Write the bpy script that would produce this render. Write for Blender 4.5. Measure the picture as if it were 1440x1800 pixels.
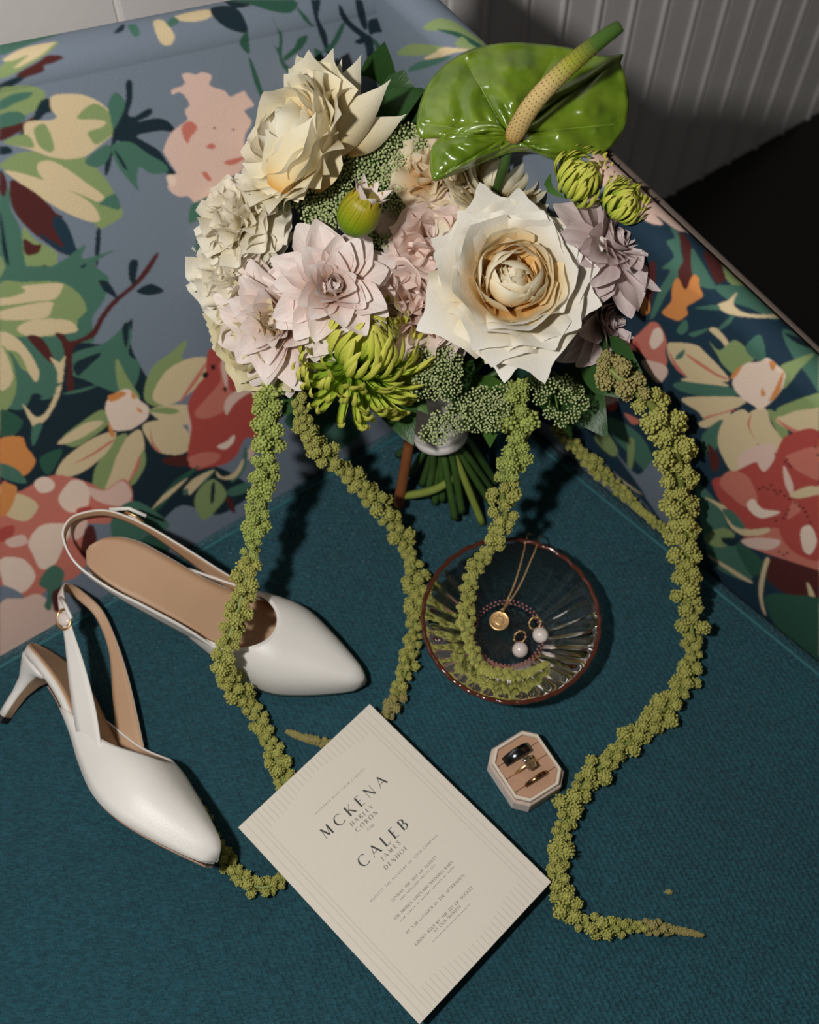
import bpy, math, random
import numpy as np
from mathutils import Vector, Matrix, Quaternion

# ------------------------------------------------------------------ scene, camera, light
for o in list(bpy.data.objects):
    bpy.data.objects.remove(o, do_unlink=True)
scene = bpy.context.scene
COL = scene.collection
SEAT = 0.45                     # height of the sofa seat above the floor
F, PITCH, H = 2100.0, math.radians(62.0), 0.83
CP, SP = math.cos(PITCH), math.sin(PITCH)
CAM = np.array([0.0, 0.0, SEAT + H])
C_R, C_U, C_F = np.array([1.0, 0, 0]), np.array([0, SP, CP]), np.array([0, CP, -SP])

cam_d = bpy.data.cameras.new('camera')
cam_d.sensor_fit = 'VERTICAL'; cam_d.sensor_height = 30.0; cam_d.lens = 35.0
cam_d.clip_start = 0.02; cam_d.clip_end = 50
cam_d.dof.use_dof = True; cam_d.dof.focus_distance = 0.74; cam_d.dof.aperture_fstop = 6.3
cam = bpy.data.objects.new('camera', cam_d); COL.objects.link(cam)
cam.location = CAM; cam.rotation_euler = (math.pi / 2 - PITCH, 0, 0)
scene.camera = cam

world = bpy.data.worlds.new('world'); scene.world = world; world.use_nodes = True
world.node_tree.nodes['Background'].inputs['Color'].default_value = (1.0, 0.93, 0.85, 1)
world.node_tree.nodes['Background'].inputs['Strength'].default_value = 0.05

fl = bpy.data.lights.new('camera_flash_offscreen', 'POINT')
fl.energy = 22.0; fl.color = (1.0, 0.972, 0.935); fl.shadow_soft_size = 0.022
flo = bpy.data.objects.new('camera_flash_offscreen', fl); COL.objects.link(flo)
flo.location = CAM + C_R * -0.22 + C_U * 0.06 + C_F * -0.02

scene.view_settings.view_transform = 'Standard'; scene.view_settings.look = 'None'
scene.view_settings.gamma = 1.0; scene.view_settings.use_curve_mapping = False
scene.view_settings.exposure = 0.0

# ------------------------------------------------------------------ helpers
def ray(u, v):
    return C_F + C_R * ((u - 720) / F) + C_U * ((900 - v) / F)
def P(u, v, z=0.0):             # point seen at a pixel, z above the seat
    r = ray(u, v); return CAM + r * ((SEAT + z - CAM[2]) / r[2])
def D(u, v, d):                 # point seen at a pixel, at depth d
    return CAM + ray(u, v) * d
def camdir(a, b, c):            # direction: right, up in view, towards camera
    w = C_R * a + C_U * b - C_F * c; return w / np.linalg.norm(w)
def project(p):
    d = np.asarray(p, float) - CAM
    Z = d @ C_F; return 720 + F * (d @ C_R) / Z, 900 - F * (d @ C_U) / Z

def lin(r, g, b):
    return tuple(((c / 255) / 12.92 if c / 255 <= .04045 else ((c / 255 + .055) / 1.055) ** 2.4) for c in (r, g, b))

def new_mesh(name, verts, faces, smooth=True):
    me = bpy.data.meshes.new(name)
    me.from_pydata([tuple(map(float, v)) for v in verts], [], [tuple(map(int, f)) for f in faces])
    if smooth: me.polygons.foreach_set('use_smooth', [True] * len(me.polygons))
    me.update(); return me
def obj(name, me, mat=None, parent=None, loc=None, rot=None, scale=None):
    if mat is not None and len(me.materials) == 0:
        for m in (mat if isinstance(mat, (list, tuple)) else [mat]): me.materials.append(m)
    o = bpy.data.objects.new(name, me); COL.objects.link(o)
    if parent is not None: o.parent = parent
    if loc is not None: o.location = tuple(map(float, loc))
    if rot is not None:
        if isinstance(rot, Quaternion): o.rotation_mode = 'QUATERNION'; o.rotation_quaternion = rot
        else: o.rotation_euler = rot
    if scale is not None: o.scale = (scale,) * 3 if isinstance(scale, (int, float)) else scale
    return o
def empty(name, loc=(0, 0, 0), rot=None, parent=None):
    o = bpy.data.objects.new(name, None); COL.objects.link(o); o.empty_display_size = 0.02
    o.location = tuple(map(float, loc))
    if rot is not None:
        if isinstance(rot, Quaternion): o.rotation_mode = 'QUATERNION'; o.rotation_quaternion = rot
        else: o.rotation_euler = rot
    if parent is not None: o.parent = parent
    return o
def tag(o, label=None, cat=None, group=None, kind=None):
    if label: o['label'] = label
    if cat: o['category'] = cat
    if group: o['group'] = group
    if kind: o['kind'] = kind
    return o
def face_axis(d, spin=0.0):
    q = Vector(tuple(map(float, d))).to_track_quat('Z', 'Y')
    return q @ Quaternion((0, 0, 1), spin)

class MB:                        # collects verts and faces for one mesh
    def __init__(s): s.v, s.f, s.m = [], [], []
    def add(s, v, f, m=0):
        n = len(s.v); s.v += [tuple(map(float, q)) for q in v]
        s.f += [tuple(int(i) + n for i in q) for q in f]; s.m += [m] * len(f)
    def mesh(s, name, smooth=True):
        me = new_mesh(name, s.v, s.f, smooth)
        if any(s.m): me.polygons.foreach_set('material_index', s.m)
        return me
def grid_faces(nu, nv, wrap_u=False, wrap_v=False):
    f = []
    for i in range(nu if wrap_u else nu - 1):
        for j in range(nv if wrap_v else nv - 1):
            a, b = i * nv + j, i * nv + (j + 1) % nv
            c, d = ((i + 1) % nu) * nv + (j + 1) % nv, ((i + 1) % nu) * nv + j
            f.append((a, b, c, d))
    return f
def catmull(pts, n=8, closed=False):
    p = np.asarray(pts, float); out = []
    m = len(p); rng = m if closed else m - 1
    for i in range(rng):
        if closed: a, b, c, d = p[i - 1], p[i], p[(i + 1) % m], p[(i + 2) % m]
        else: a, b, c, d = p[max(i - 1, 0)], p[i], p[i + 1], p[min(i + 2, m - 1)]
        for k in range(n):
            t = k / n
            out.append(.5 * ((2 * b) + (c - a) * t + (2 * a - 5 * b + 4 * c - d) * t * t + (3 * b - a - 3 * c + d) * t ** 3))
    if not closed: out.append(p[-1])
    return np.array(out)
def tube(mb, pts, rad, n=8, caps=True, m=0, closed=False):
    p = np.asarray(pts, float); k = len(p)
    rad = np.full(k, rad) if np.isscalar(rad) else np.asarray(rad, float)
    t = np.gradient(p, axis=0) if not closed else np.roll(p, -1, 0) - np.roll(p, 1, 0)
    t /= np.linalg.norm(t, axis=1)[:, None] + 1e-12
    ref = np.array([0, 0, 1.0]) if abs(t[0][2]) < .9 else np.array([1.0, 0, 0])
    nrm = np.cross(t[0], ref); nrm /= np.linalg.norm(nrm); vs = []
    for i in range(k):
        nrm = nrm - t[i] * (nrm @ t[i]); nrm /= np.linalg.norm(nrm); bi = np.cross(t[i], nrm)
        for j in range(n):
            a = 2 * math.pi * j / n
            vs.append(p[i] + rad[i] * (math.cos(a) * nrm + math.sin(a) * bi))
    f = grid_faces(k, n, wrap_u=closed, wrap_v=True)
    if caps and not closed:
        f.append(tuple(range(n - 1, -1, -1))); f.append(tuple((k - 1) * n + j for j in range(n)))
    mb.add(vs, f, m)
def lathe(mb, prof, n=32, m=0, center=(0, 0, 0)):
    vs = [(center[0] + r * math.cos(2 * math.pi * j / n), center[1] + r * math.sin(2 * math.pi * j / n), center[2] + z) for r, z in prof for j in range(n)]
    mb.add(vs, grid_faces(len(prof), n, wrap_v=True), m)
def ico(r=1.0, c=(0, 0, 0), sub=0):
    g = (1 + 5 ** .5) / 2
    v = [(-1, g, 0), (1, g, 0), (-1, -g, 0), (1, -g, 0), (0, -1, g), (0, 1, g), (0, -1, -g), (0, 1, -g), (g, 0, -1), (g, 0, 1), (-g, 0, -1), (-g, 0, 1)]
    f = [(0, 11, 5), (0, 5, 1), (0, 1, 7), (0, 7, 10), (0, 10, 11), (1, 5, 9), (5, 11, 4), (11, 10, 2), (10, 7, 6), (7, 1, 8), (3, 9, 4), (3, 4, 2), (3, 2, 6), (3, 6, 8), (3, 8, 9), (4, 9, 5), (2, 4, 11), (6, 2, 10), (8, 6, 7), (9, 8, 1)]
    v = [np.array(q) / np.linalg.norm(q) for q in v]
    for _ in range(sub):
        nf, cache = [], {}
        def mid(a, b):
            k = (min(a, b), max(a, b))
            if k not in cache:
                q = v[a] + v[b]; v.append(q / np.linalg.norm(q)); cache[k] = len(v) - 1
            return cache[k]
        for a, b, c_ in f:
            x, y, z = mid(a, b), mid(b, c_), mid(c_, a)
            nf += [(a, x, z), (b, y, x), (c_, z, y), (x, y, z)]
        f = nf
    return [np.asarray(c) + r * q for q in v], f
def add_modifier_solidify(o, t, off=-1, moff=0):
    s = o.modifiers.new('thickness', 'SOLIDIFY'); s.thickness = t; s.offset = off; s.material_offset = moff
    return s

# ------------------------------------------------------------------ materials
def nmat(name):
    m = bpy.data.materials.new(name); m.use_nodes = True
    nt = m.node_tree; b = nt.nodes['Principled BSDF']; return m, nt, b
def plain(name, col, rough=.6, metal=0., noise=0., nscale=40., bump=0., bscale=200., spec=.5, coat=0., sheen=0.):
    m, nt, b = nmat(name)
    b.inputs['Base Color'].default_value = (*col, 1); b.inputs['Roughness'].default_value = rough
    b.inputs['Metallic'].default_value = metal; b.inputs['Specular IOR Level'].default_value = spec
    if coat: b.inputs['Coat Weight'].default_value = coat; b.inputs['Coat Roughness'].default_value = .1
    if sheen: b.inputs['Sheen Weight'].default_value = sheen; b.inputs['Sheen Roughness'].default_value = .4
    tc = nt.nodes.new('ShaderNodeTexCoord')
    if noise:
        n = nt.nodes.new('ShaderNodeTexNoise'); n.inputs['Scale'].default_value = nscale; n.inputs['Detail'].default_value = 4
        nt.links.new(tc.outputs['Object'], n.inputs['Vector'])
        mx = nt.nodes.new('ShaderNodeMix'); mx.data_type = 'RGBA'
        mx.inputs['A'].default_value = (*[c * (1 - noise) for c in col], 1); mx.inputs['B'].default_value = (*[min(1, c * (1 + noise)) for c in col], 1)
        nt.links.new(n.outputs['Fac'], mx.inputs['Factor']); nt.links.new(mx.outputs['Result'], b.inputs['Base Color'])
    if bump:
        n2 = nt.nodes.new('ShaderNodeTexNoise'); n2.inputs['Scale'].default_value = bscale; n2.inputs['Detail'].default_value = 3
        nt.links.new(tc.outputs['Object'], n2.inputs['Vector'])
        bp = nt.nodes.new('ShaderNodeBump'); bp.inputs['Strength'].default_value = bump; bp.inputs['Distance'].default_value = .0006
        nt.links.new(n2.outputs['Fac'], bp.inputs['Height']); nt.links.new(bp.outputs['Normal'], b.inputs['Normal'])
    return m
def petal_mat(name, stops, rough=.55, trans=.22, vein=.35):
    """stops: colour along the petal from its base to its tip (attribute 's')"""
    m, nt, b = nmat(name)
    at = nt.nodes.new('ShaderNodeAttribute'); at.attribute_name = 's'
    rp = nt.nodes.new('ShaderNodeValToRGB'); e = rp.color_ramp.elements
    e.remove(e[1]); e[0].position = stops[0][0]; e[0].color = (*stops[0][1], 1)
    for pos, c in stops[1:]: e.new(pos).color = (*c, 1)
    nt.links.new(at.outputs['Fac'], rp.inputs['Fac'])
    tc = nt.nodes.new('ShaderNodeTexCoord')
    n = nt.nodes.new('ShaderNodeTexNoise'); n.inputs['Scale'].default_value = 260; n.inputs['Detail'].default_value = 3
    at2 = nt.nodes.new('ShaderNodeAttribute'); at2.attribute_name = 'pv'
    nt.links.new(at2.outputs['Vector'], n.inputs['Vector']); n.inputs['Scale'].default_value = 14
    bp = nt.nodes.new('ShaderNodeBump'); bp.inputs['Strength'].default_value = vein; bp.inputs['Distance'].default_value = .0008
    nt.links.new(n.outputs['Fac'], bp.inputs['Height']); nt.links.new(bp.outputs['Normal'], b.inputs['Normal'])
    nt.links.new(rp.outputs['Color'], b.inputs['Base Color']); b.inputs['Roughness'].default_value = rough
    b.inputs['Specular IOR Level'].default_value = .25
    tr = nt.nodes.new('ShaderNodeBsdfTranslucent'); nt.links.new(rp.outputs['Color'], tr.inputs['Color'])
    mx = nt.nodes.new('ShaderNodeMixShader'); mx.inputs[0].default_value = trans
    nt.links.new(b.outputs[0], mx.inputs[1]); nt.links.new(tr.outputs[0], mx.inputs[2])
    nt.links.new(mx.outputs[0], nt.nodes['Material Output'].inputs['Surface'])
    return m

M = {}
M['wall'] = plain('white_paint', (.88, .855, .84), .55, noise=.05, nscale=30, bump=.5, bscale=60)
M['floor'] = plain('dark_floor', (.012, .010, .009), .45, noise=.5, nscale=6)
M['leather'] = plain('white_leather', (.76, .735, .69), .42, bump=.25, bscale=900)
M['lining'] = plain('tan_lining', (.50, .315, .19), .55, noise=.06, nscale=30)
M['outsole'] = plain('dark_sole', (.06, .03, .025), .4)
M['sole_edge'] = plain('sole_edge', (.36, .23, .16), .5)
M['black'] = plain('black_rubber', (.008, .008, .008), .5)
M['gold'] = plain('gold', (.86, .56, .26), .36, metal=1, bump=.15, bscale=700)
M['gunmetal'] = plain('gunmetal', (.10, .10, .105), .18, metal=1)
M['silver'] = plain('silver', (.75, .74, .72), .25, metal=1)
M['rosegold'] = plain('dark_rose_gold', (.30, .16, .08), .2, metal=1)
M['pearl'] = plain('pearl', (.72, .63, .58), .18, spec=.6, coat=.5)
M['paper'] = plain('invitation_card', (.70, .645, .555), .75, noise=.03, nscale=500, bump=.2, bscale=2500)
M['paper_line'] = plain('darker_tan', (.575, .525, .445), .7)
M['ink'] = plain('ink', (.02, .02, .018), .6)
M['ink2'] = plain('grey_ink', (.13, .115, .095), .6)
M['velvet'] = plain('cream_velvet', (.56, .44, .37), .9, noise=.22, nscale=260, bump=.8, bscale=800, sheen=.4)
M['velvet_rim'] = plain('ivory_rim', (.70, .60, .49), .8)
M['velvet_in'] = plain('tan_velvet', (.46, .27, .17), .95, noise=.12, nscale=200, bump=.6, bscale=900, sheen=.3)
M['amaranth'] = plain('amaranth_green', (.41, .405, .10), .75, noise=.45, nscale=420)
M['amaranth_fresh'] = plain('amaranth_fresh_green', (.36, .42, .10), .7, noise=.4, nscale=380)
M['amaranth_dry'] = plain('amaranth_brownish', (.36, .31, .11), .8, noise=.4, nscale=380)
M['amaranth_stem'] = plain('amaranth_stem', (.20, .24, .05), .5)
M['stem'] = plain('stem_green', (.045, .10, .02), .4, noise=.3, nscale=60)
M['stem_light'] = plain('stem_light_green', (.22, .28, .05), .4, noise=.2, nscale=60)
M['bark'] = plain('brown_bark', (.22, .07, .02), .6, noise=.4, nscale=50, bump=.5, bscale=150)
M['lace'] = plain('lace_floret', (.42, .48, .22), .7)
M['lace_stem'] = plain('lace_stalk', (.10, .18, .04), .6)
M['ribbon'] = plain('white_ribbon', (.72, .69, .66), .4, bump=.3, bscale=300, sheen=.3)
CREAM, WHITE, PEACH, ORANGE = (.80, .72, .52), (.84, .80, .70), (.86, .63, .30), (.75, .36, .06)
M['rose_white'] = petal_mat('rose_petal_white', [(0, ORANGE), (.12, PEACH), (.38, (.87, .72, .47)), (.55, (.86, .79, .62)), (.75, (.86, .82, .73)), (1, (.86, .84, .77))])
M['rose_heart'] = petal_mat('rose_petal_heart', [(0, ORANGE), (.28, (.86, .54, .19)), (.55, (.90, .70, .38)), (.80, (.90, .79, .55)), (1, (.90, .84, .68))])
M['rose_cream'] = petal_mat('rose_petal_cream', [(0, ORANGE), (.10, (.85, .60, .26)), (.28, (.86, .73, .45)), (.65, (.86, .78, .56)), (1, (.85, .81, .66))])
M['rose_yellow'] = petal_mat('rose_petal_pale_yellow', [(0, (.70, .50, .16)), (.4, (.76, .64, .30)), (1, (.80, .73, .50))])
M['carn_white'] = petal_mat('carnation_petal_ivory', [(0, (.84, .73, .45)), (.5, (.88, .81, .62)), (1, (.92, .87, .75))], trans=.25)
M['carn_peach'] = petal_mat('carnation_petal_peach', [(0, (.84, .52, .20)), (.5, (.90, .72, .46)), (1, (.91, .82, .64))], trans=.28)
M['carn_blush'] = petal_mat('petal_blush', [(0, (.80, .48, .30)), (.45, (.88, .68, .58)), (1, (.91, .78, .72))], trans=.28)
M['dahlia'] = petal_mat('dahlia_petal_blush', [(0, (.74, .40, .18)), (.25, (.80, .58, .44)), (.55, (.90, .78, .72)), (1, (.91, .83, .79))])
M['dahlia_cream'] = petal_mat('dahlia_petal_cream', [(0, (.74, .54, .24)), (.4, (.86, .72, .48)), (1, (.90, .79, .68))])
M['dahlia_mauve'] = petal_mat('dahlia_petal_mauve', [(0, (.74, .56, .50)), (.4, (.78, .66, .64)), (1, (.80, .69, .68))])
M['mum'] = petal_mat('mum_petal_lime', [(0, (.17, .34, .02)), (.35, (.42, .58, .06)), (.7, (.70, .72, .12)), (1, (.78, .70, .17))], rough=.4, trans=.15)
M['leaf'] = petal_mat('leaf_dark_green', [(0, (.03, .08, .018)), (1, (.03, .085, .02))], rough=.35, trans=.1)
M['leaf_mid'] = petal_mat('leaf_mid_green', [(0, (.065, .15, .026)), (1, (.07, .16, .03))], rough=.35, trans=.12)
M['bud'] = petal_mat('bud_green_yellow', [(0, (.07, .20, .008)), (.35, (.24, .32, .012)), (.8, (.44, .34, .02)), (1, (.50, .34, .05))], rough=.3, trans=.05)
def streaks(m, sc, lo):
    nt = m.node_tree; b = nt.nodes['Principled BSDF']; src = b.inputs['Base Color'].links[0].from_socket
    at = nt.nodes.new('ShaderNodeAttribute'); at.attribute_name = 'pv'; mp = nt.nodes.new('ShaderNodeMapping'); mp.inputs['Scale'].default_value = (sc, .6, 1)
    n = nt.nodes.new('ShaderNodeTexNoise'); n.inputs['Scale'].default_value = 1.0; n.inputs['Detail'].default_value = 2
    nt.links.new(at.outputs['Vector'], mp.inputs['Vector']); nt.links.new(mp.outputs['Vector'], n.inputs['Vector'])
    rp = nt.nodes.new('ShaderNodeValToRGB'); e = rp.color_ramp.elements; e[0].position = .38; e[0].color = (*lo, 1); e[1].position = .62; e[1].color = (1, 1, 1, 1)
    nt.links.new(n.outputs['Fac'], rp.inputs['Fac'])
    mx = nt.nodes.new('ShaderNodeMix'); mx.data_type = 'RGBA'; mx.blend_type = 'MULTIPLY'; mx.inputs['Factor'].default_value = 1
    nt.links.new(src, mx.inputs['A']); nt.links.new(rp.outputs['Color'], mx.inputs['B']); nt.links.new(mx.outputs['Result'], b.inputs['Base Color'])
streaks(M['bud'], 7, (.45, .62, .3))
streaks(M['dahlia'], 5, (.93, .88, .88)); streaks(M['dahlia_mauve'], 5, (.85, .8, .8)); streaks(M['mum'], 6, (.7, .8, .5))
# ------------------------------------------------------------------ the room
NB = np.array([-.5627, .8267]); NB /= np.linalg.norm(NB)      # normal of the sofa back / wall (horizontal, away from the seat)
UB = np.array([-NB[1], NB[0]])                                # along the back, away from the corner
MA = np.array([.7071, .7071]); WA = np.array([.7071, -.7071]) # arm: outward normal, direction away from the corner
CN = np.array([.055, .570])                                   # corner of the seat
WALL_C = 0.775
def wall_pt(t, z, off=0.0):                                   # t along the wall to the right
    q = NB * (WALL_C + off) - UB * t; return (q[0], q[1], z)

mb = MB()
mb.add([(-2.5, -1.5, 0), (2.8, -1.5, 0), (2.8, 3.2, 0), (-2.5, 3.2, 0), (-2.5, -1.5, -.05), (2.8, -1.5, -.05), (2.8, 3.2, -.05), (-2.5, 3.2, -.05)],
       [(0, 1, 2, 3), (7, 6, 5, 4), (0, 4, 5, 1), (1, 5, 6, 2), (2, 6, 7, 3), (3, 7, 4, 0)])
tag(obj('floor', mb.mesh('floor', False), M['floor']), 'very dark plain floor below and beyond the sofa arm', kind='structure')
mb = MB()
a, b, c, d = wall_pt(-1.4, 0, .012), wall_pt(1.8, 0, .012), wall_pt(1.8, 1.5, .012), wall_pt(-1.4, 1.5, .012)
a2, b2, c2, d2 = wall_pt(-1.4, 0, .08), wall_pt(1.8, 0, .08), wall_pt(1.8, 1.5, .08), wall_pt(-1.4, 1.5, .08)
mb.add([a, b, c, d, a2, b2, c2, d2], [(0, 1, 2, 3), (7, 6, 5, 4), (0, 4, 5, 1), (1, 5, 6, 2), (2, 6, 7, 3), (3, 7, 4, 0)])
wall = tag(obj('wall_back', mb.mesh('wall_back', False), M['wall']), 'white painted beadboard wall behind the sofa', kind='structure')
def board_mesh(w, bead=True):
    g, hgt = .0022, 1.5
    prof = [(0, .012), (0, .004), (g, .001), (g + .002, 0)]
    if bead:
        for k in range(7):
            an = math.pi * k / 6
            prof.append((w - g - .0085 + .0035 * (1 - math.cos(an)), -.0038 * math.sin(an)))
    prof += [(w - g, .001), (w, .004), (w, .012)]
    vs = []
    for x, off in prof:
        q = NB * off - UB * x
        vs += [(q[0], q[1], 0), (q[0], q[1], hgt)]
    return new_mesh('board', vs, [(2 * i, 2 * i + 2, 2 * i + 3, 2 * i + 1) for i in range(len(prof) - 1)], False)
def wall_t(u, v):                # where a pixel ray meets the wall
    r = ray(u, v); k = (WALL_C) / (NB @ r[:2]); return -UB @ (r[:2] * k)
T0 = wall_t(202, 0); BW = .0515
bm1 = board_mesh(BW)
bm2 = board_mesh(.30, False)
base0 = NB * WALL_C
def put_board(me, t):
    q = NB * WALL_C - UB * t
    obj('board', me, M['wall'], wall, (q[0], q[1], 0))
T1 = wall_t(790, 0)
for k in range(24): put_board(bm1, T1 + k * BW)
nw = 3; bm3 = board_mesh((T1 - T0) / nw, False)
for k in range(nw): put_board(bm3, T0 + k * (T1 - T0) / nw)
for k in range(3): put_board(bm2, T0 - .30 * (k + 1))

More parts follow.
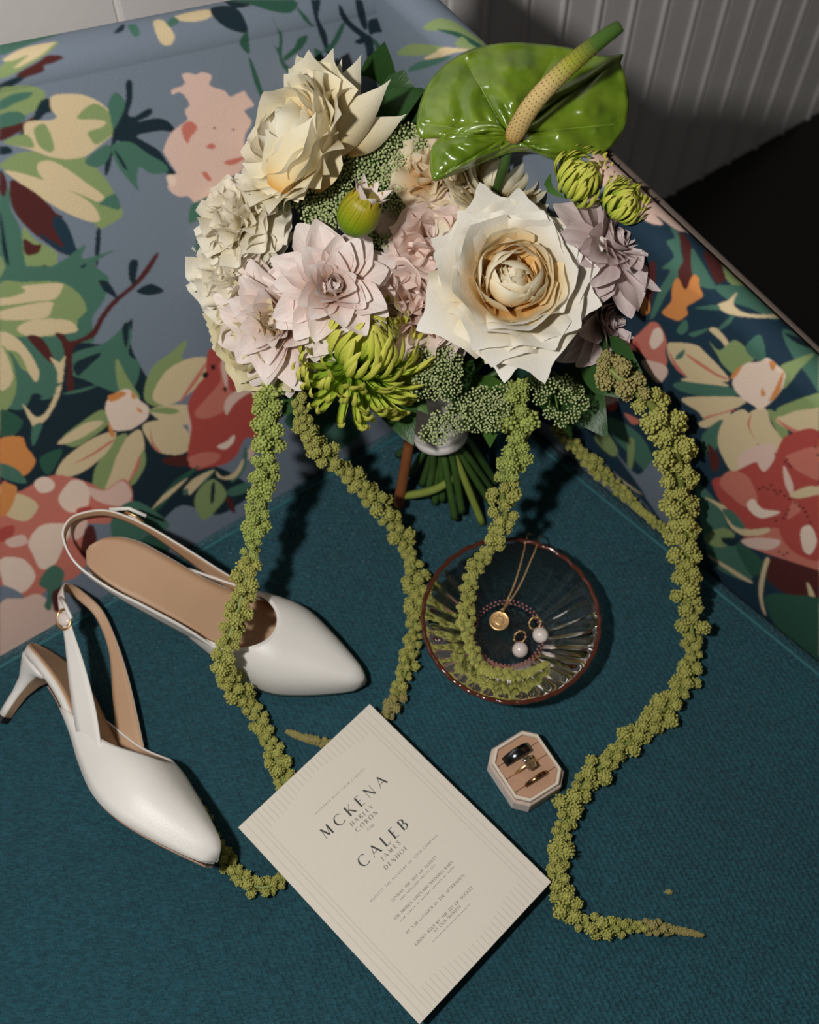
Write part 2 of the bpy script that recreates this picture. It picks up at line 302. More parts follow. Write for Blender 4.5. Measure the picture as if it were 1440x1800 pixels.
# ------------------------------------------------------------------ the print of the upholstery (flat colours, listed in painting order)
PC = {'B': (100, 112, 126), 'D': (17, 37, 46), 'N': (20, 46, 62), 'T': (58, 100, 84), 'E': (36, 78, 62), 'G': (118, 137, 84), 'C': (190, 170, 130),
      'M': (72, 28, 26), 'P': (198, 166, 152), 'W': (208, 184, 166), 'S': (180, 98, 82), 'R': (160, 58, 50), 'O': (190, 118, 48), 'K': (26, 20, 18), 'Q': (198, 166, 152)}
PKEY = list(PC)
SHAPES = """
T 0,78 50,66 110,58 60,75 0,97
G 0,118 30,95 60,83 99,73 97,82 75,100 45,118 20,132 0,137
C 5,105 40,85 95,74 92,80 70,98 35,117 25,118 50,97 20,107
M 30,130 65,110 85,97 112,100 95,110 78,115 77,125 55,133 40,138
D 0,148 30,135 42,138 30,147 10,157 0,160
G 0,160 20,152 50,150 75,158 80,167 76,180 60,195 40,205 15,215 0,220
T 0,178 25,165 57,162 50,172 30,180 0,194
T 0,202 30,196 45,208 20,224 0,228
M 0,227 25,220 55,207 80,178 90,180 75,205 45,225 20,240 0,247
D 70,180 85,173 100,185 95,195 80,200 68,212 58,210
D 35,235 52,215 70,222 60,235 30,248
D 0,258 15,258 22,268 0,272
C 90,170 120,165 150,168 180,183 200,205 207,228 195,240 170,260 150,275 120,280 95,280 85,275 50,262 5,250 40,240 45,215 85,212 100,205 90,192
G 135,207 165,182 195,200 207,225 190,242 170,254 160,245 155,232 178,224 186,214 165,210
G 60,226 80,219 95,255 90,268 75,262 65,250
G 5,250 45,236 60,258 40,258
G 0,290 30,270 60,266 85,275 120,280 150,277 165,290 190,320 205,350 216,378 190,396 176,402 160,388 100,345 50,325 20,305
C 8,300 40,305 100,325 150,350 170,370 175,387 160,390 130,380 100,365 60,340 22,312
C 65,290 85,282 110,292 150,320 182,345 172,355 150,345 110,330 75,314
T 175,357 202,341 211,368 185,362
T 0,305 15,330 20,370 35,400 45,460 28,520 10,490 0,450
G 0,450 12,480 20,520 0,520
D 0,370 6,400 16,465 5,440
M 0,300 12,320 8,345 0,335
G 40,400 60,420 100,445 90,475 48,470
M 42,420 60,430 73,430 66,445 45,447
M 65,475 80,466 88,480 88,505 68,505
M 18,318 40,325 70,345 100,375 110,380 105,395 130,440 136,449 110,446 80,426 50,402 22,365
N 100,378 118,395 132,430 136,449 106,443 75,420 70,410 92,424 112,434 100,410 92,392
D 186,282 195,257 200,225 214,200 222,172 221,148 226,140 233,147 232,178 226,200 236,205 258,192 268,193 264,203 242,214 272,208 295,213 309,232 285,230 262,233 240,239 256,250 280,265 297,290 312,309 294,306 278,290 245,262 215,250 203,252 192,300 184,307
T 190,183 203,162 220,180 213,205 200,226 194,205
T 204,251 230,250 260,270 290,288 294,303 265,305 245,294 241,320 243,335 225,315 206,290 196,262
D 200,262 215,280 225,300 214,290
T 150,282 185,255 196,264 185,287 165,294
D 170,405 177,405 175,445 170,470 167,450
T 85,475 115,455 150,430 146,455 202,440 166,463 190,487 175,497 150,505 90,508
D 140,470 152,464 143,478
P 320,132 330,128 345,131 355,127 372,133 369,150 395,160 405,170 428,160 434,167 446,185 430,195 442,215 430,240 430,275 425,300 395,315 380,330 376,350 365,362 345,358 330,345 315,346 298,335 295,325 300,320 293,310 310,305 305,295 290,272 288,262 300,235 320,218 330,210 325,195 333,185 326,170 315,162 303,166 302,158 318,152 325,145
S 320,222 335,213 347,225 336,240 330,252 322,240
S 395,284 415,278 432,276 415,288 400,290
S 355,305 362,302 372,315 366,318
S 362,258 372,252 380,258 372,262
W 293,310 303,307 310,318 304,328 296,322
T 334,366 345,355 388,338 386,360 370,376 366,402 355,440 348,448 344,422 350,388 333,393
D 370,345 380,333 389,338 382,348 372,357
D 200,58 213,44 220,44 215,55
T 225,45 240,44 246,60 235,64
C 270,38 285,35 300,50 307,65 300,79 285,78 275,60
C 305,30 340,20 370,17 373,28 350,37 320,37
T 293,40 305,30 315,38 300,48
D 370,15 400,10 420,18 430,35 435,57 405,52 380,35
E 400,0 515,0 512,22 480,20 440,8
D 395,2 440,8 415,14
E 430,58 436,57 439,92 433,92 421,76
E 437,102 443,108 452,130 458,148 466,176 458,170 446,140
E 478,28 484,45 497,62 496,100 508,118 518,130 506,128 494,112 488,92 476,70 488,85 491,64
E 541,62 533,82 504,106 499,100 518,82 524,68
D 547,0 564,0 560,30 574,60 578,85 590,110 580,108 568,78 558,48
E 520,10 532,22 540,30 546,40 552,45 547,46 532,32
E 552,85 572,92 590,80 606,46 600,42 583,74 568,90 566,110 560,112
D 598,8 615,36 642,58 656,70 657,118 648,120 640,74 622,56 604,38 596,20
D 625,0 636,0 646,44 640,52 630,30
D 647,38 660,32 672,35 675,54 660,58 650,60
D 624,73 640,64 648,70 634,78
E 656,66 672,84 692,110 686,112 664,92
B 657,0 690,0 705,40 720,160 760,280 735,280 712,200 684,95
G 744,49 756,38 775,32 799,38 822,54 850,72 846,82 810,60 775,54 755,54
E 768,52 800,55 825,66 852,84 838,88 806,66
G 800,78 812,64 826,76 840,86 820,86
G 698,95 715,80 735,77 765,80 800,88 770,94 730,98
C 745,103 765,92 776,84 800,84 826,88 795,94 765,104
T 716,126 730,112 755,104 795,99 770,112 740,122
D 0,690 60,560 120,560 150,600 200,600 232,560 230,605 245,640 262,668 300,720 340,800 400,828 445,862 420,886 380,905 320,888 270,922 200,905 100,870 0,865
T 0,490 60,468 180,478 186,520 162,560 165,600 120,605 110,640 90,700 60,690 40,720 0,690
G 0,500 40,496 105,496 140,518 152,545 137,562 132,580 100,590 60,592 0,582
C 40,503 105,498 108,510 95,526 60,530 0,537 0,525 20,522 45,512
C 0,547 85,530 90,545 75,560 0,562
C 30,577 60,562 120,563 136,582 100,588 50,591
G 0,590 30,595 52,620 60,650 40,650 20,620 0,615
C 0,583 30,595 55,625 69,655 63,671 52,658 32,620 0,612
G 0,612 20,630 29,680 16,716 0,718
C 0,610 15,632 23,665 10,684 0,680
T 128,622 185,602 218,572 223,563 232,590 226,622 246,640 236,680 205,690 150,668 122,655
D 130,640 160,625 178,622 150,650 136,660
D 215,575 226,568 225,600 220,610
M 273,447 278,450 262,478 243,500 205,533 184,560 166,592 132,608 127,640 130,684 118,684 117,640 108,602 96,586 112,588 124,600 158,585 176,556 198,528 236,496
M 48,592 75,596 98,640 80,630
D 240,512 265,499 288,512 262,519
D 174,493 192,498 208,526 194,518 182,510
D 228,492 226,468 232,456 243,460 240,482 237,500
C 88,628 105,637 114,625 113,645 106,690 88,728 72,746 60,752 54,742 40,710 62,732 80,725 97,690 101,655
T 56,752 75,745 58,785
T 70,700 100,690 82,702
T 42,690 110,672 80,690
T 110,692 175,676 140,690
E 70,805 110,790 85,835
E 0,720 40,740 20,770 0,765
O 0,772 38,768 46,785 62,808 55,826 40,836 20,820 0,812
T 0,815 30,825 46,850 0,838
G 205,668 205,630 225,665 246,700 215,692
G 254,702 265,650 300,620 329,598 320,630 345,632 355,660 330,690 290,715
C 268,697 290,655 320,635 345,628 367,632 360,665 322,700 290,713
C 262,722 300,712 336,714 338,742 300,747
G 255,722 290,716 315,722 300,728
C 252,746 300,738 330,758 336,785 315,799 280,795 262,775
C 213,778 245,755 254,790 240,822 222,855 186,880 172,868 170,840 182,810
G 164,858 168,822 200,772 224,764 206,800 192,840 174,878
G 228,852 240,820 252,790 256,815 240,846
C 99,837 110,810 140,785 175,765 204,760 192,790 160,820 130,836
G 108,772 140,745 180,720 190,745 160,770 130,786
C 102,777 150,744 182,742 150,766 116,780
S 130,815 160,798 196,774 198,777 162,801
S 225,850 236,824 246,800 244,822
S 365,634 352,662 322,702 318,702 345,660
S 264,752 270,778 284,796 268,784
W 185,716 195,696 225,684 246,704 261,716 258,736 236,752 225,756 200,756 190,736
O 190,697 200,692 212,688 222,692 208,702 194,706
O 232,688 240,700 232,700
O 240,716 250,722 246,726
O 190,742 202,764 194,766
P 330,715 345,700 350,760 335,770
R 394,602 404,584 412,606 425,636 452,638 460,680 460,765 432,770 416,800 395,816 365,822 345,826 330,816 330,795 336,750 330,712 345,680 360,660 365,620 375,614 390,632
S 385,640 400,645 402,680 410,692 395,722 360,736 342,726 372,690 388,668
P 395,708 410,690 440,680 460,684 436,692 412,710 398,730
P 392,628 398,650 400,680 394,672 389,645
S 330,806 360,795 388,799 375,815 342,823
W 382,785 398,776 412,764 410,778 396,790
D 410,662 420,658 424,672 414,678
K 358,655 366,655 364,664 356,662
K 372,642 378,642 377,650 371,648
K 392,683 398,680 397,690
P 432,800 445,780 452,786 440,808
T 408,838 425,812 430,785 436,800 428,830 408,848
C 380,828 392,838 412,830 428,806 425,824 410,842 385,840
E 268,895 300,852 332,828 350,820 310,862 280,895
C 266,896 290,868 330,840 305,866 272,892
T 322,866 345,838 378,824 362,846 332,868
C 322,862 340,842 376,826 355,848 334,870 330,858
G 342,886 350,860 375,842 398,866 386,890 358,914
D 372,852 378,850 376,880 370,884
T 400,862 420,852 440,848 432,866 404,872
M 396,878 406,876 414,898 408,900
M 285,808 320,800 332,818 300,818
S 0,860 30,865 60,850 95,835 130,840 160,850 185,860 215,842 230,855 233,880 222,905 190,920 170,920 140,925 160,960 140,1010 90,1030 60,1060 0,1100
P 150,855 185,862 215,845 232,870 215,890 170,880
W 60,848 78,838 95,848 92,862 70,866
W 104,872 125,845 148,848 158,870 150,895 125,901 108,890
C 0,882 30,868 60,880 66,895 45,916 10,905
O 0,855 18,850 30,862 16,898 0,906
R 0,930 25,924 20,945 0,952
R 135,895 160,890 158,905 140,908
W 50,952 70,925 100,920 127,925 112,960 96,992 72,1000 58,975
W 0,985 30,980 50,990 62,1015 40,1042 10,1036
P 10,950 40,940 48,955 20,962
P 125,915 150,905 150,935 128,950
M 150,930 165,925 170,960 155,980 142,970
B 0,1030 25,1036 42,1050 20,1066 0,1062
P 0,1062 40,1052 70,1045 108,1080 104,1104 60,1124 0,1152
M 92,1040 110,1030 112,1065 96,1075
T 68,1025 90,994 112,1004 107,1030 92,1042 90,1072 78,1066 84,1040
T 195,915 235,880 292,914 292,930 250,945 302,962 215,965
E 260,940 300,945 290,975 240,968
E 500,740 560,690 600,720 560,770
T 560,780 620,730 650,740 600,790
Q 1040,275 1075,270 1110,290 1165,352 1215,412 1190,404 1135,365 1080,335 1040,315
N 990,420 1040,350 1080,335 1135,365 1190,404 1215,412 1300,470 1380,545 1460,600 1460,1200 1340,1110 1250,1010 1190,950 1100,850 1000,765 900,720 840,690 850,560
Q 1080,330 1110,325 1150,375 1165,395 1130,385
T 1178,398 1193,410 1197,440 1201,465 1190,490 1170,520 1152,555 1143,558 1158,512 1178,476 1164,471 1185,451 1172,425 1186,418
M 1194,408 1212,424 1217,450 1218,490 1205,512 1192,480 1201,455
T 1216,436 1230,455 1245,480 1258,507 1230,502 1217,482
M 1238,444 1262,444 1277,470 1281,485 1262,499 1250,480
M 1138,470 1152,460 1152,500 1140,540 1130,520
O 1192,488 1205,509 1218,484 1228,488 1230,504 1236,520 1222,530 1207,540 1209,552 1195,563 1185,562 1164,550 1180,530 1182,505
O 1125,515 1140,528 1142,548 1128,552
G 1268,436 1300,468 1345,500 1330,508 1290,502 1274,482
T 1260,502 1300,502 1345,510 1382,546 1362,562 1320,542 1290,532 1265,516
Q 1338,518 1362,516 1366,528 1345,532
C 1262,536 1280,528 1296,514 1290,535 1310,550 1350,553 1380,549 1383,558 1340,559 1300,556 1274,549
T 1222,541 1260,536 1264,545 1240,544
T 1264,576 1290,552 1284,568 1266,580
T 1190,580 1205,562 1210,578 1198,588
T 1212,586 1248,577 1222,592
C 1247,580 1260,577 1280,600 1292,632 1284,626 1270,602
T 1376,580 1410,590 1450,620 1450,700 1420,660 1390,620
D 1380,585 1420,600 1424,612 1396,600
S 1104,606 1130,580 1145,566 1160,572 1172,600 1170,620 1173,636 1165,652 1150,642 1120,616
W 1142,602 1150,579 1162,578 1166,598 1150,614
P 1128,634 1165,640 1174,655 1160,673 1145,662
R 1118,600 1126,614 1120,618 1114,606
C 1173,606 1190,602 1225,607 1245,625 1265,645 1282,667 1265,671 1210,664 1180,636
S 1203,620 1230,636 1260,656 1284,668 1262,662 1226,640
S 1174,614 1190,640 1208,662 1188,648
T 1190,624 1204,614 1200,628 1188,632
G 1247,600 1265,616 1290,598 1310,610 1326,630 1310,646 1290,657 1270,640 1262,625
T 1310,612 1336,588 1346,625 1332,634
G 1372,646 1390,635 1432,621 1406,650 1386,676 1374,682
T 1183,676 1230,667 1280,680 1306,690 1280,697 1215,693
C 1196,668 1240,662 1282,678 1250,676
C 1198,702 1240,697 1312,700 1290,720 1242,736 1228,724
S 1240,733 1280,722 1296,716 1278,728 1246,738
C 1230,742 1282,724 1276,736 1242,752
T 1235,765 1270,738 1262,785 1240,800
C 1262,778 1265,755 1276,735 1302,720 1316,726 1330,745 1332,782 1312,820 1290,832 1270,802
C 1318,726 1346,718 1356,745 1371,765 1381,780 1376,796 1355,796 1334,782 1322,755
S 1322,728 1318,750 1330,776 1338,786 1326,770 1314,746
G 1350,722 1370,730 1386,760 1372,768
C 1364,736 1400,720 1445,712 1445,778 1410,766 1380,752
S 1362,734 1392,752 1445,774 1445,778 1390,758
G 1370,716 1445,690 1445,714 1400,722 1372,732
W 1288,670 1310,640 1335,636 1350,629 1370,645 1381,660 1371,690 1340,719 1325,713 1300,695
O 1352,634 1364,640 1358,652
O 1378,652 1370,690 1352,706 1364,680
O 1284,664 1294,650 1306,642 1292,664
O 1340,682 1346,694 1338,696
P 1300,800 1360,780 1350,830 1310,850
R 1252,846 1268,838 1290,830 1320,815 1360,800 1385,765 1450,775 1450,1012 1410,996 1380,982 1350,966 1320,962 1308,945 1290,910 1265,880
S 1265,850 1282,828 1315,838 1332,880 1312,892 1285,872
S 1385,800 1445,786 1445,842 1410,832 1390,816
S 1320,960 1350,930 1400,935 1445,960 1445,1005 1400,990
R 1370,930 1400,915 1445,930 1445,985 1395,970
P 1330,802 1362,800 1352,822 1340,828
P 1378,818 1394,850 1392,872 1380,850
S 1395,880 1408,896 1400,904 1384,912
W 1313,886 1325,877 1340,894 1372,900 1342,911 1322,902
W 1408,932 1425,924 1436,950 1426,974 1412,966
P 1303,950 1330,945 1372,950 1356,966 1320,963
C 1388,870 1420,855 1445,858 1445,867 1406,876
W 1440,850 1450,848 1450,870 1440,872
M 1346,985 1370,982 1430,1000 1450,1010 1450,1055 1400,1052 1352,1022
T 1224,850 1250,870 1270,900 1290,950 1312,970 1322,1020 1280,1010 1250,985 1234,930
E 1290,950 1330,975 1345,1000 1320,1010
G 1240,942 1270,928 1292,940 1272,962 1246,956
D 1270,945 1300,948 1290,960 1274,956
C 1243,976 1280,995 1324,1024 1300,1016
C 1238,874 1275,890 1282,910 1312,930 1352,928 1346,938 1310,942 1284,926 1268,896
T 1270,896 1290,900 1310,928 1290,924
C 1345,984 1353,984 1346,1010 1341,1050 1347,1082 1338,1066 1334,1030
C 1418,1025 1430,1040 1445,1085 1432,1080
E 1345,1050 1400,1046 1450,1062 1450,1150 1400,1152 1370,1112
M 1245,780 1265,806 1258,830 1248,815
T 1063,735 1090,740 1130,770 1152,820 1142,836 1110,802 1080,770
G 1046,772 1060,754 1086,790 1076,802
G 1104,774 1116,776 1112,820 1104,822
B 1080,792 1120,834 1146,812 1166,822 1184,935 1140,882 1126,858
C 1060,815 1090,840 1130,870 1100,852
R 1068,706 1085,700 1082,720 1070,722
P 1030,690 1070,680 1086,702 1066,712 1040,712
S 1098,726 1126,740 1112,746
E 860,600 960,640 1000,700 960,720 880,690
T 960,680 1010,690 1040,740 1000,750
"""
def jag(p, amp, seed):
    return p
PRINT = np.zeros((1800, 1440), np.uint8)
def paint(poly, idx):
    x0, y0 = np.floor(poly.min(0)).astype(int); x1, y1 = np.ceil(poly.max(0)).astype(int)
    x0, y0, x1, y1 = max(x0, 0), max(y0, 0), min(x1, 1439), min(y1, 1799)
    if x1 < x0 or y1 < y0: return
    X, Y = np.meshgrid(np.arange(x0, x1 + 1) + .5, np.arange(y0, y1 + 1) + .5)
    ins = np.zeros(X.shape, bool); n = len(poly)
    for i in range(n):
        (ax, ay), (bx, by) = poly[i], poly[(i + 1) % n]
        if ay == by: continue
        cond = ((ay > Y) != (by > Y)) & (X < (bx - ax) * (Y - ay) / (by - ay) + ax)
        ins ^= cond
    PRINT[y0:y1 + 1, x0:x1 + 1][ins] = idx
rr = random.Random(5)
for line in SHAPES.strip().splitlines():
    k, *pts = line.split()
    pts = [tuple(map(float, q.split(','))) for q in pts]
    paint(catmull(pts, 5, closed=True), PKEY.index(k))
for x, y in [(377, 225), (410, 228), (1335, 860), (1342, 856), (1350, 860), (1356, 853), (1362, 862), (1366, 868), (1372, 864), (1380, 872), (1388, 877), (1398, 884), (1405, 890), (1412, 893), (1416, 900), (1420, 908),
             (1386, 896), (1382, 904), (1378, 911), (1364, 915), (1425, 918), (1380, 812), (1386, 816), (1384, 808), (1390, 820), (1434, 786), (1438, 800), (1370, 970), (1378, 976), (1384, 972)]:
    paint(np.array([(x + 2.2 * math.cos(t), y + 2.2 * math.sin(t)) for t in np.linspace(0, 6.28, 8)[:-1]]), PKEY.index('K'))
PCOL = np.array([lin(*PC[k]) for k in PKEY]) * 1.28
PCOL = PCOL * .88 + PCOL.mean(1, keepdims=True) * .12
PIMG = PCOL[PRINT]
for ax in (0, 1, 0, 1, 0, 1): PIMG = (np.roll(PIMG, 1, ax) + PIMG * 2 + np.roll(PIMG, -1, ax)) / 4      # dye bleeds a little at the edges
def print_colour(pts):           # colour of the cloth at points of the upholstery
    d = pts - CAM; Z = d @ C_F
    u = 720 + F * (d @ C_R) / Z; v = 900 - F * (d @ C_U) / Z
    def refl(t, n):
        t = np.abs(np.floor(t).astype(int)) % (2 * n); return np.where(t >= n, 2 * n - 1 - t, t)
    return PIMG[refl(v, 1160), refl(u, 1440)]

def upholstery_mat():
    m, nt, b = nmat('floral_chintz')
    at = nt.nodes.new('ShaderNodeAttribute'); at.attribute_name = 'print'
    nt.links.new(at.outputs['Color'], b.inputs['Base Color'])
    b.inputs['Roughness'].default_value = .8; b.inputs['Specular IOR Level'].default_value = .2
    tc = nt.nodes.new('ShaderNodeTexCoord'); n = nt.nodes.new('ShaderNodeTexNoise'); n.inputs['Scale'].default_value = 900
    nt.links.new(tc.outputs['Object'], n.inputs['Vector'])
    bp = nt.nodes.new('ShaderNodeBump'); bp.inputs['Strength'].default_value = .4; bp.inputs['Distance'].default_value = .0004
    nt.links.new(n.outputs['Fac'], bp.inputs['Height']); nt.links.new(bp.outputs['Normal'], b.inputs['Normal'])
    return m
M['chintz'] = upholstery_mat()
def seat_mat():
    m, nt, b = nmat('teal_woven')
    tc = nt.nodes.new('ShaderNodeTexCoord'); mp = nt.nodes.new('ShaderNodeMapping'); mp.inputs['Rotation'].default_value = (0, 0, math.radians(62))
    nt.links.new(tc.outputs['Object'], mp.inputs['Vector'])
    nz = nt.nodes.new('ShaderNodeTexNoise'); nz.inputs['Scale'].default_value = 60; nz.inputs['Detail'].default_value = 2
    nt.links.new(tc.outputs['Object'], nz.inputs['Vector'])
    mixv = nt.nodes.new('ShaderNodeMix'); mixv.data_type = 'VECTOR'; mixv.inputs['Factor'].default_value = .006
    nt.links.new(mp.outputs['Vector'], mixv.inputs['A']); nt.links.new(nz.outputs['Color'], mixv.inputs['B'])
    br = nt.nodes.new('ShaderNodeTexBrick'); br.inputs['Scale'].default_value = 1.0
    br.inputs['Brick Width'].default_value = .0066; br.inputs['Row Height'].default_value = .0036; br.inputs['Mortar Size'].default_value = .0016; br.inputs['Mortar Smooth'].default_value = 1.0
    br.inputs['Color1'].default_value = (1, 1, 1, 1); br.inputs['Color2'].default_value = (.6, .6, .6, 1); br.inputs['Mortar'].default_value = (.30, .30, .30, 1)
    nt.links.new(mixv.outputs['Result'], br.inputs['Vector'])
    mp2 = nt.nodes.new('ShaderNodeMapping'); mp2.inputs['Rotation'].default_value = (0, 0, math.radians(62)); mp2.inputs['Scale'].default_value = (.30, 1, 1)
    nt.links.new(tc.outputs['Object'], mp2.inputs['Vector'])
    n2 = nt.nodes.new('ShaderNodeTexNoise'); n2.inputs['Scale'].default_value = 850; n2.inputs['Detail'].default_value = 3
    nt.links.new(mp2.outputs['Vector'], n2.inputs['Vector'])
    n3 = nt.nodes.new('ShaderNodeTexNoise'); n3.inputs['Scale'].default_value = 9; n3.inputs['Detail'].default_value = 3
    nt.links.new(tc.outputs['Object'], n3.inputs['Vector'])
    add = nt.nodes.new('ShaderNodeMath'); add.operation = 'MULTIPLY_ADD'; add.inputs[1].default_value = 1.5
    nt.links.new(n2.outputs['Fac'], add.inputs[0]); nt.links.new(br.outputs['Color'], add.inputs[2])
    bp = nt.nodes.new('ShaderNodeBump'); bp.inputs['Strength'].default_value = 1.0; bp.inputs['Distance'].default_value = .0014
    nt.links.new(add.outputs[0], bp.inputs['Height']); nt.links.new(bp.outputs['Normal'], b.inputs['Normal'])
    rp = nt.nodes.new('ShaderNodeValToRGB'); e = rp.color_ramp.elements
    e[0].position = .34; e[0].color = (.004, .054, .075, 1); e[1].position = .66; e[1].color = (.011, .100, .136, 1)
    hm = nt.nodes.new('ShaderNodeMath'); hm.operation = 'MULTIPLY'; hm.inputs[1].default_value = 1.0; nt.links.new(n2.outputs['Fac'], hm.inputs[0]); nt.links.new(hm.outputs[0], rp.inputs['Fac'])
    mx = nt.nodes.new('ShaderNodeMix'); mx.data_type = 'RGBA'; mx.blend_type = 'MULTIPLY'; mx.inputs['Factor'].default_value = .35
    nt.links.new(rp.outputs['Color'], mx.inputs['A']); nt.links.new(n3.outputs['Fac'], mx.inputs['B'])
    nt.links.new(mx.outputs['Result'], b.inputs['Base Color'])
    b.inputs['Roughness'].default_value = .75; b.inputs['Sheen Weight'].default_value = .24; b.inputs['Sheen Roughness'].default_value = .35
    b.inputs['Sheen Tint'].default_value = (.55, .8, .85, 1)
    return m
M['seat'] = seat_mat()
M['piping'] = plain('teal_piping', (.012, .10, .12), .7, noise=.3, nscale=400, sheen=.3)
M['base'] = plain('dark_teal_base', (.008, .05, .06), .8)
M['wood'] = plain('dark_wood_leg', (.03, .015, .008), .4)

# ------------------------------------------------------------------ the sofa
sofa = tag(empty('sofa', (CN[0], CN[1], 0)), 'corner of a sofa with floral chintz back and arm and a teal woven seat', 'sofa')
SO = np.array([CN[0], CN[1], 0])
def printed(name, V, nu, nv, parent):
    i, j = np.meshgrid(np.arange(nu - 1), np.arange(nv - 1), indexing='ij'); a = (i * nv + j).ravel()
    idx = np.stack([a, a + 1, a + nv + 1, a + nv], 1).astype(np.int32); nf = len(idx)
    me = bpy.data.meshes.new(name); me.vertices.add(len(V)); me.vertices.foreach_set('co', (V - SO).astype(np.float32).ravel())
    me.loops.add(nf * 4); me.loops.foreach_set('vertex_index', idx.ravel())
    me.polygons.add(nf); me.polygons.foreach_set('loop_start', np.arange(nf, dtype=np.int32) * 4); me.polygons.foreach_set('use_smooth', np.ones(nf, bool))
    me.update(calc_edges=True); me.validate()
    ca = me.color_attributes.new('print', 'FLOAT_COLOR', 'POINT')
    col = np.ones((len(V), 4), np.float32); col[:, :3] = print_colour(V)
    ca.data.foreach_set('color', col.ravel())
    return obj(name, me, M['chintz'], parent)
REC = .30                        # the back leans this much
def section(ztop, lean, rad, n, bulge):   # (offset along the outward normal, z) down the front, over the top and down behind
    pts = []
    for h in np.concatenate([[-.10, -.05, -.03], np.linspace(-.02, ztop - rad, n)]):
        pts.append((lean * max(h, -.03) - bulge * math.sin(math.pi * min(max((h + .02) / (ztop + .02), 0), 1)), h))
    bx, bz = pts[-1]
    for a in np.linspace(.05, math.pi, 60): pts.append((bx + rad - rad * math.cos(a), bz + rad * math.sin(a)))
    ex, ez = pts[-1]
    return pts + [(ex + .005, ez - .1), (ex + .005, -.1), (ex + .005, -SEAT + .1)]
ls = np.concatenate([np.linspace(-.006, .47, 600), np.linspace(.48, 1.15, 60)])
V = []
for l in ls:
    sec = section(.322 + .2 * min(max(l, 0), .5), REC, .015, 480, .006)
    V += [[CN[0] + UB[0] * l + NB[0] * n_, CN[1] + UB[1] * l + NB[1] * n_, SEAT + z] for n_, z in sec]
printed('backrest', np.array(V), len(ls), len(sec), sofa)
ls2 = np.concatenate([np.linspace(-.125, .40, 640), np.linspace(.41, .74, 30)])
def arm_top(l): return .318 - .225 * min(max(l, -.12), .40)
V = []
for l in ls2:
    sec = section(arm_top(l), -.03, .013, 400, .004)
    V += [[CN[0] + WA[0] * l + MA[0] * n_, CN[1] + WA[1] * l + MA[1] * n_, SEAT + z] for n_, z in sec]
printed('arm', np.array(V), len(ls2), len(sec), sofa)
# piping along the top of the arm
mb = MB(); tube(mb, [np.array([CN[0] + WA[0] * l + MA[0] * .022, CN[1] + WA[1] * l + MA[1] * .022, SEAT + arm_top(l) - .012]) - SO for l in np.linspace(0, .45, 40)], .0025, 8)
obj('arm_piping', mb.mesh('arm_piping'), plain('brown_piping', (.10, .075, .06), .8), sofa)
# seat cushion: rows along the back, columns along the arm
LB, LA, EDGE = 1.12, .73, .012
def seat_h(x):                   # height profile near an edge
    return -EDGE * (1 - math.sqrt(max(0, 1 - (1 - min(x / EDGE, 1)) ** 2)))
lu = np.concatenate([np.linspace(0, .02, 12), np.linspace(.03, 1.09, 70), np.linspace(1.10, LB, 10)])
lw = np.concatenate([np.linspace(0, .02, 12), np.linspace(.03, .70, 50), np.linspace(.71, LA, 10)])
vs = []
for a in lu:
    for b_ in lw:
        z = seat_h(min(a, LB - a)) + seat_h(min(b_, LA - b_))
        p = CN + UB * a + WA * b_
        vs.append((p[0], p[1], SEAT + max(z, -.024)))
nU, nW = len(lu), len(lw)
ring = [i * nW for i in range(nU)] + [(nU - 1) * nW + j for j in range(1, nW)] + [i * nW + nW - 1 for i in range(nU - 2, -1, -1)] + [j for j in range(nW - 2, 0, -1)]
fs = grid_faces(nU, nW); n0 = len(vs)
vs += [(vs[i][0], vs[i][1], SEAT - .15) for i in ring]
for k in range(len(ring)): fs.append((ring[k], ring[(k + 1) % len(ring)], n0 + (k + 1) % len(ring), n0 + k))
fs.append(tuple(n0 + k for k in range(len(ring))))
obj('seat_cushion', new_mesh('seat_cushion', np.array(vs) - SO, fs), M['seat'], sofa)
mb = MB()
e0 = .013
pp = [CN + UB * a + WA * e0 for a in np.linspace(LB - e0, e0, 60)] + [CN + UB * e0 + WA * a for a in np.linspace(e0 + .01, LA - e0, 50)]
tube(mb, [np.array([p[0], p[1], SEAT - .0004]) - SO for p in pp], .0017, 8)
obj('seat_piping', mb.mesh('seat_piping'), M['piping'], sofa)
mb = MB()
q = [CN + UB * 0 + WA * 0, CN + UB * LB, CN + UB * LB + WA * LA, CN + WA * LA]
mb.add([np.array([*p, z]) - SO for z in (.12, SEAT - .14) for p in q], [(3, 2, 1, 0), (4, 5, 6, 7), (0, 1, 5, 4), (1, 2, 6, 5), (2, 3, 7, 6), (3, 0, 4, 7)])
obj('base', mb.mesh('base', False), M['base'], sofa)
for a, b_ in ((.05, .05), (LB - .05, .05), (.05, LA - .05), (LB - .05, LA - .05)):
    p = CN + UB * a + WA * b_; mb = MB()
    lathe(mb, [(.0, .0), (.018, .0), (.02, .01), (.03, .13), (0, .13)], 16, center=(p[0] - SO[0], p[1] - SO[1], 0))
    obj('leg', mb.mesh('leg'), M['wood'], sofa)
